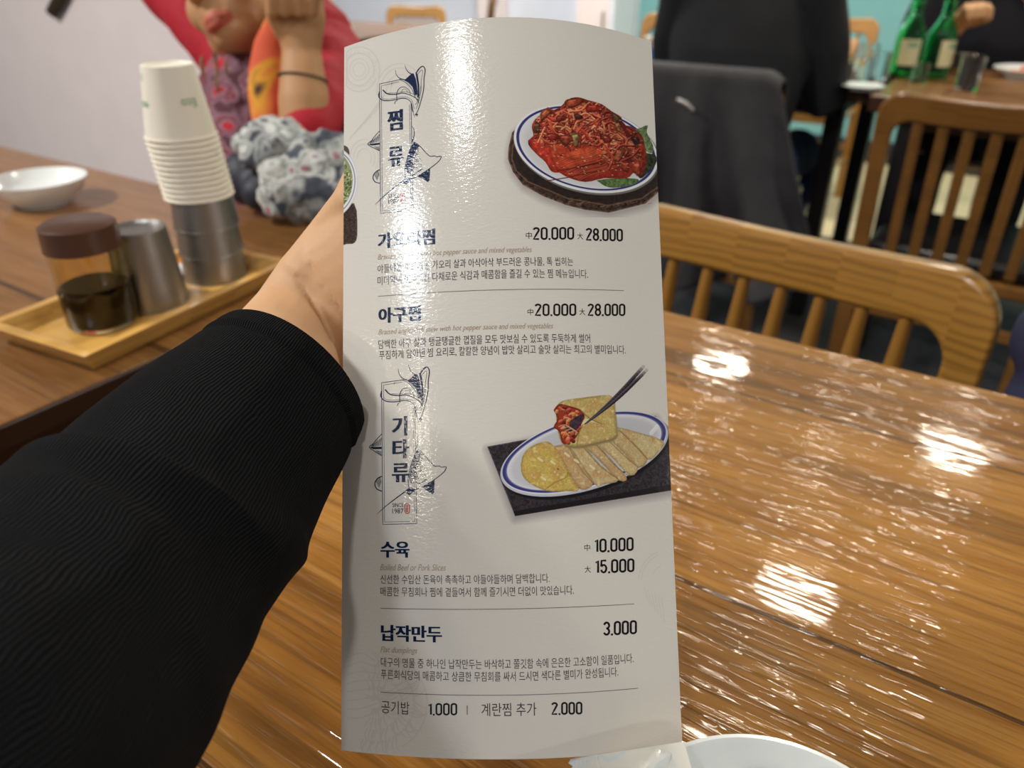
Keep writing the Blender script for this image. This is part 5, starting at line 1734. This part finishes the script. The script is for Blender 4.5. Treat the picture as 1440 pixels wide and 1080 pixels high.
def seated(label, a, b, face, skin='skin_tan', top='black_cloth', legs='denim', hands=None, width=0.225, lean=0.10):
    """a seated adult; face = direction looked along, a/b = seat position in the row frame; hands = world targets"""
    fw = E1 * math.cos(face) + E2 * math.sin(face); rt = Vector((fw.y, -fw.x, 0))
    o = L(a, b)
    def P(r, f, z): return o + rt * r + fw * f + Vector((0, 0, z))
    body, cloth, trous = MB(), MB(), MB()
    # skin: head, neck, trunk core, arms, legs
    hz = 1.22
    body.ell(P(0, lean + 0.05, hz), (0.075, 0.09, 0.105)); body.ell(P(0, lean + 0.10, hz - 0.06), (0.055, 0.05, 0.06)); body.ell(P(0, lean + 0.145, hz - 0.03), (0.012, 0.016, 0.018))
    for s in (-1, 1): body.ell(P(s * 0.077, lean + 0.04, hz - 0.01), (0.010, 0.018, 0.028))
    body.tube([P(0, lean + 0.03, hz - 0.06), P(0, lean, 1.0)], [0.055, 0.062], 18)
    body.tube([P(0, 0, 0.5), P(0, lean * 0.6, 0.8), P(0, lean, 1.0)], [0.13, 0.14, 0.14], 24, ell=0.65, up=tuple(rt), hemi=True)
    cloth.tube([P(0, 0, 0.46), P(0, lean * 0.3, 0.62), P(0, lean * 0.65, 0.82), P(0, lean, 0.98), P(0, lean, 1.06)], [width * 0.90, width * 0.93, width, width * 0.95, 0.09], 32, ell=[0.66, 0.62, 0.58, 0.5, 0.8], up=tuple(rt), hemi=False)
    for s in (-1, 1):
        sh = P(s * (width - 0.02), lean, 0.97)
        hd = hands[0 if s < 0 else 1]
        el = P(s * (width + 0.035), lean + 0.06, 0.70)
        fa = (hd - el)
        wr = hd - fa.normalized() * 0.02
        body.tube([sh, el], [0.045, 0.036], 16, hemi=True); body.tube([el, wr], [0.037, 0.027], 16, hemi=True)
        dv = fa.normalized(); sd = dv.cross(Vector((0, 0, 1))).normalized(); up = sd.cross(dv)
        body.tube([wr, wr + dv * 0.05, wr + dv * 0.085], [0.028, 0.038, 0.036], 16, ell=0.5, up=tuple(sd), hemi=True)
        for k in range(4):
            a0 = wr + dv * 0.085 + sd * (0.019 * (k - 1.5)); ln = (0.9, 1.05, 1.0, 0.82)[k]
            body.tube([a0, a0 + dv * 0.034 * ln + up * 0.004, a0 + dv * 0.052 * ln - up * 0.018, a0 + dv * 0.046 * ln - up * 0.040], [0.0098, 0.0095, 0.0088, 0.0075], 10, hemi=True)
        body.tube([wr + dv * 0.02 - sd * s * 0.026, wr + dv * 0.052 - sd * s * 0.046 - up * 0.008, wr + dv * 0.080 - sd * s * 0.044 - up * 0.022], [0.014, 0.011, 0.0088], 10, hemi=True)
        cloth.tube([sh + Vector((0, 0, 0.01)), sh.lerp(el, 0.5) + rt * (s * 0.012), el, el.lerp(wr, 0.45), el.lerp(wr, 0.86)], [0.075, 0.066, 0.058, 0.052, 0.042], 20, hemi=True)
        k0, k1 = P(s * 0.10, 0.02, 0.50), P(s * 0.12, 0.42, 0.49); ft = P(s * 0.12, 0.40, 0.07)
        body.tube([k0, k1], [0.07, 0.05], 14, hemi=True); body.tube([k1, ft, ft + fw * 0.13 - Vector((0, 0, 0.03))], [0.05, 0.035, 0.028], 14, hemi=True)
        trous.tube([k0, k0.lerp(k1, 0.5), k1, k1.lerp(ft, 0.15) + fw * 0.02, k1.lerp(ft, 0.55), ft + Vector((0, 0, 0.04))], [0.098, 0.086, 0.076, 0.072, 0.066, 0.06], 20, hemi=True)
    trous.tube([P(-0.1, 0, 0.5), P(0.1, 0, 0.5)], [0.11, 0.11], 18, hemi=True)
    me = voxel(body, 0.005, 3); vcol(me, np.ones((len(me.vertices), 3)))
    p = tag(link('person', me, M[skin]), label, 'person'); rebase(p, o)
    def child(name, mb, mat, amp=0.008, vox=0.007):
        me = voxel(mb, vox, 4); co = vpos(me); nr = np.empty(len(co) * 3, dtype=np.float32); me.vertex_normals.foreach_get('vector', nr)
        dsp = np.array([noise.noise(Vector((q[0] * 13, q[1] * 13, q[2] * 7))) for q in co])
        me.vertices.foreach_set('co', (co + nr.reshape(-1, 3) * dsp[:, None] * amp).astype(np.float32).ravel())
        me.transform(Matrix.Translation(-o)); return link(name, me, mat, p)
    child('sweater', cloth, M[top]); child('trousers', trous, M[legs], 0.006)
    mb = MB(); mb.ell(P(0, lean + 0.03, hz + 0.03), (0.084, 0.095, 0.10)); mb.ell(P(0, lean - 0.0, hz - 0.02), (0.078, 0.07, 0.08))
    child('hair', mb, M['hair'], 0.004)
    return p


seated('person seen from behind in a black sweater and jeans at the next table', -0.772, 2.26, UP_, hands=[L(-0.93, 2.60, 0.79), L(-0.56, 2.62, 0.79)], lean=0.08, width=0.200)
rh = at_t(1356, 26, 2.26)
seated('person in dark clothing across the far table at the top right corner', -0.17, 3.26, DN_, top='navy_black', legs='navy_black', hands=[at_t(1450, -2, 2.35), rh + (rh - L(-0.43, 3.14, 0.70)).normalized() * -0.03], width=0.235)

# jacket draped over the chair back
jw = 0.44
def jacket():
    rows = []
    nu, nv = 60, 70
    for i in range(nv + 1):
        f = i / nv
        row = []
        for j in range(nu + 1):
            g = -1 + 2 * j / nu
            if f < 0.30:
                q = f / 0.30; y = 0.055 - 0.02 * q; z = 0.55 + 0.245 * q
            elif f < 0.38:
                q = (f - 0.30) / 0.08; a = PI * q; y = 0.0 + 0.035 * math.cos(a); z = 0.795 + 0.022 * math.sin(a)
            else:
                q = (f - 0.38) / 0.62; y = -0.035 - 0.05 * q; z = 0.795 - 0.57 * q * (1 - 0.10 * (g > 0) * g)
            dn = max(0, (f - 0.38) / 0.62)
            hw = jw / 2 + 0.012 + 0.17 * dn * (1 if g > 0 else 0.35)
            x = g * hw
            edge = max(0, abs(g) - 0.80) / 0.20
            z -= 0.060 * edge ** 2 * (0.4 if f < 0.45 else 0.25)
            fold = math.sin(g * 11 + 1.2 * math.sin(3 * f)) * 0.060 * dn + noise.noise(Vector((g * 3.2, f * 3.5, 1.7))) * 0.050 * dn
            fold += 0.03 * dn * math.exp(-((g - 0.42 - 0.25 * dn) / 0.10) ** 2) - 0.03 * dn * math.exp(-((g - 0.18 - 0.2 * dn) / 0.06) ** 2)
            y -= fold + (0.0035 * noise.noise(Vector((g * 14, f * 16, 3))))
            y -= 0.13 * max(0, min(1, (z - 0.44) / 0.36)) * 0.36
            row.append(Vector((x, y, z)))
        rows.append(row)
    o = MB().grid(rows).build('jacket', M['jacket_cloth'], None, L(-0.785, 2.085), ROT)
    sd = o.modifiers.new('thickness', 'SOLIDIFY'); sd.thickness = 0.006; sd.offset = 1
    tag(o, 'charcoal jacket draped over the back of the chair in front of the menu\'s right edge', 'jacket')
    o['label'] = 'charcoal jacket draped over the chair back of the person in black'
    mb = MB()
    mb.tube([(-0.02, -0.105, 0.735), (0.005, -0.11, 0.728), (0.03, -0.108, 0.712)], [0.006, 0.008, 0.005], 10, ell=0.4); mb.build('zip_tab', M['steel'], o)
    return o


jacket()

# navy jacket over the right-hand chair
mb = MB()
for a, b, z, r in ((0.085, 0.845, 0.745, 0.055), (0.10, 0.835, 0.68, 0.065), (0.13, 0.855, 0.60, 0.07), (0.17, 0.86, 0.775, 0.055), (0.24, 0.87, 0.79, 0.05), (0.25, 0.86, 0.68, 0.075), (0.35, 0.865, 0.77, 0.06), (0.34, 0.86, 0.66, 0.075), (0.46, 0.86, 0.72, 0.07), (0.22, 0.87, 0.54, 0.07), (0.40, 0.87, 0.54, 0.07)):
    mb.ell(L(a, b, z), (r, r * 0.95, r))
me = voxel(mb, 0.006, 6)
co = vpos(me); nr = np.empty(len(co) * 3, dtype=np.float32); me.vertex_normals.foreach_get('vector', nr)
dsp = np.array([noise.noise(Vector(q) * 20) for q in co]); me.vertices.foreach_set('co', (co + nr.reshape(-1, 3) * dsp[:, None] * 0.008).astype(np.float32).ravel())
nj = tag(link('jacket', me, M['navy_cloth']), 'padded navy jacket with teal collar over a chair at the right edge', 'jacket'); rebase(nj, L(0.3, 0.86, 0.5))
mb = MB(); mb.tube([L(0.055, 0.850, 0.790), L(0.10, 0.858, 0.825), L(0.20, 0.87, 0.85), L(0.32, 0.87, 0.85)], [0.022, 0.032, 0.034, 0.03], 16, ell=0.7, hemi=True)
me = voxel(mb, 0.005, 3); me.transform(Matrix.Translation(-L(0.3, 0.86, 0.5))); link('collar', me, M['teal_cloth'], nj)

# ------------------------------------------------------------------ things on the far table
def bottle(label, p, rz=0.0):
    b = thing('soju_bottle', label, 'bottle', p, rz, 'green glass bottles')
    b.name = 'glass_bottle'
    b.scale = (1.14, 1.14, 1.0)
    out = [(0, 0.004), (0.028, 0.0), (0.0335, 0.004), (0.0345, 0.012), (0.0345, 0.112), (0.031, 0.130), (0.021, 0.152), (0.0150, 0.168), (0.0135, 0.198), (0.0150, 0.200), (0.0150, 0.206), (0.0130, 0.208)]
    inn = [(0.0110, 0.206), (0.0110, 0.168), (0.018, 0.150), (0.028, 0.130), (0.0320, 0.111), (0.0320, 0.012), (0.027, 0.006), (0, 0.008)]
    MB().lathe(out + inn, 40).build('glass_body', M['green_glass'], b, weld=True)
    mb = MB(); rows = []
    for z in (0.036, 0.106):
        rows.append([Vector((0.0349 * math.cos(a), 0.0349 * math.sin(a), z)) for a in np.linspace(-PI / 2 - 0.75, -PI / 2 + 0.75, 20)])
    mb.grid(rows).build('label', M['label_cream'], b)
    mb = MB(); rows = []
    for z in (0.085, 0.098):
        rows.append([Vector((0.0351 * math.cos(a), 0.0351 * math.sin(a), z)) for a in np.linspace(-PI / 2 - 0.2, -PI / 2 + 0.5, 14)])
    mb.grid(rows).build('label_mark', M['green_ink'], b)
    return b


def tz(u, v): return at_z(u, v, TZ)


bottle('green glass bottle on the far table, the left one of the pair', tz(1268, 108), -0.3)
bottle('green glass bottle on the far table, the right one, nearer the raised hand', tz(1311, 110), 0.35)


def tumbler_glass(label, p, r=0.030, h=0.085, g='drinking glasses on the far table', rr=0.9):
    o = MB().lathe([(0, 0.0), (r * rr, 0.0), (r * rr + 0.001, 0.003), (r, h - 0.001), (r - 0.001, h), (r - 0.002, h - 0.001), (r * rr - 0.0015, 0.008), (0, 0.007)], 32).build('drinking_glass', M['clear_glass'], None, p, weld=True)
    return tag(o, label, 'glass', g)


tumbler_glass('clear glass on the far table right of the green bottles', tz(1358, 126), 0.031, 0.085)
tumbler_glass('shot glass in front of the green bottles', tz(1291, 116), 0.022, 0.052)
tumbler_glass('clear glass beside the left green bottle', tz(1232, 112), 0.029, 0.075)
tumbler_glass('clear glass touching the arm of the person in black', tz(1207, 118), 0.029, 0.070)
tumbler_glass('clear glass behind the others, left of the bottles', tz(1216, 100), 0.029, 0.080)


def plate(name, label, cat, p, r, h, mat=None):
    o = thing(name, label, cat, p)
    MB().lathe([(0, 0.003), (r * 0.55, 0.003), (r * 0.56, 0.0), (r * 0.62, 0.0), (r * 0.64, 0.004), (r * 0.92, h * 0.75), (r, h), (r * 0.985, h + 0.001), (r * 0.88, h * 0.75 + 0.002), (r * 0.60, 0.008), (0, 0.007)], 48).build('dish', mat or M['porcelain'], o, weld=True)
    return o


def food(parent, r, h, mat, seed, name='food'):
    rr = random.Random(seed); mb = MB()
    for k in range(16):
        a = rr.random() * 2 * PI; q = r * math.sqrt(rr.random())
        mb.ell((q * math.cos(a), q * math.sin(a), 0.010 + h * (1 - q / r) * rr.random()), (0.014 + 0.006 * rr.random(), 0.012, 0.009), 10, 8)
    link(name, voxel(mb, 0.003, 2), mat, parent)


pl = plate('side_plate', 'white plate of orange side dish on the far table at the right edge', 'plate', tz(1446, 109), 0.100, 0.026); food(pl, 0.046, 0.024, M['food'], 3)
plate('rice_bowl', 'white bowl behind the plate of orange side dish', 'bowl', tz(1424, 88), 0.062, 0.045)
plate('steel_bowl', 'small grey bowl behind the clear glass on the far table', 'bowl', tz(1352, 92), 0.045, 0.040, M['steel'])
pl = plate('side_plate', 'small white plate beside the sleeve of the person in black', 'plate', tz(1212, 126), 0.055, 0.012)
pl = plate('side_plate', 'small plate of greens left of the green bottles', 'plate', tz(1210, 92), 0.05, 0.014); food(pl, 0.03, 0.015, M['leaf'], 8)
plate('white_bowl', 'white bowl at the left arm of the person in black', 'bowl', tz(925, 70), 0.055, 0.045)
q = tz(917, 92)
cpb = thing('water_cup', 'small blue cup left of the person in black', 'cup', q)
MB().lathe([(0, 0.002), (0.018, 0.0), (0.022, 0.05), (0.0205, 0.05), (0.0165, 0.004), (0, 0.004)], 28).build('cup', M['blue_plastic'], cpb, weld=True)
plate('white_bowl', 'white bowl on the pale back table beside the red cardigan', 'bowl', tz(478, 56), 0.06, 0.05)
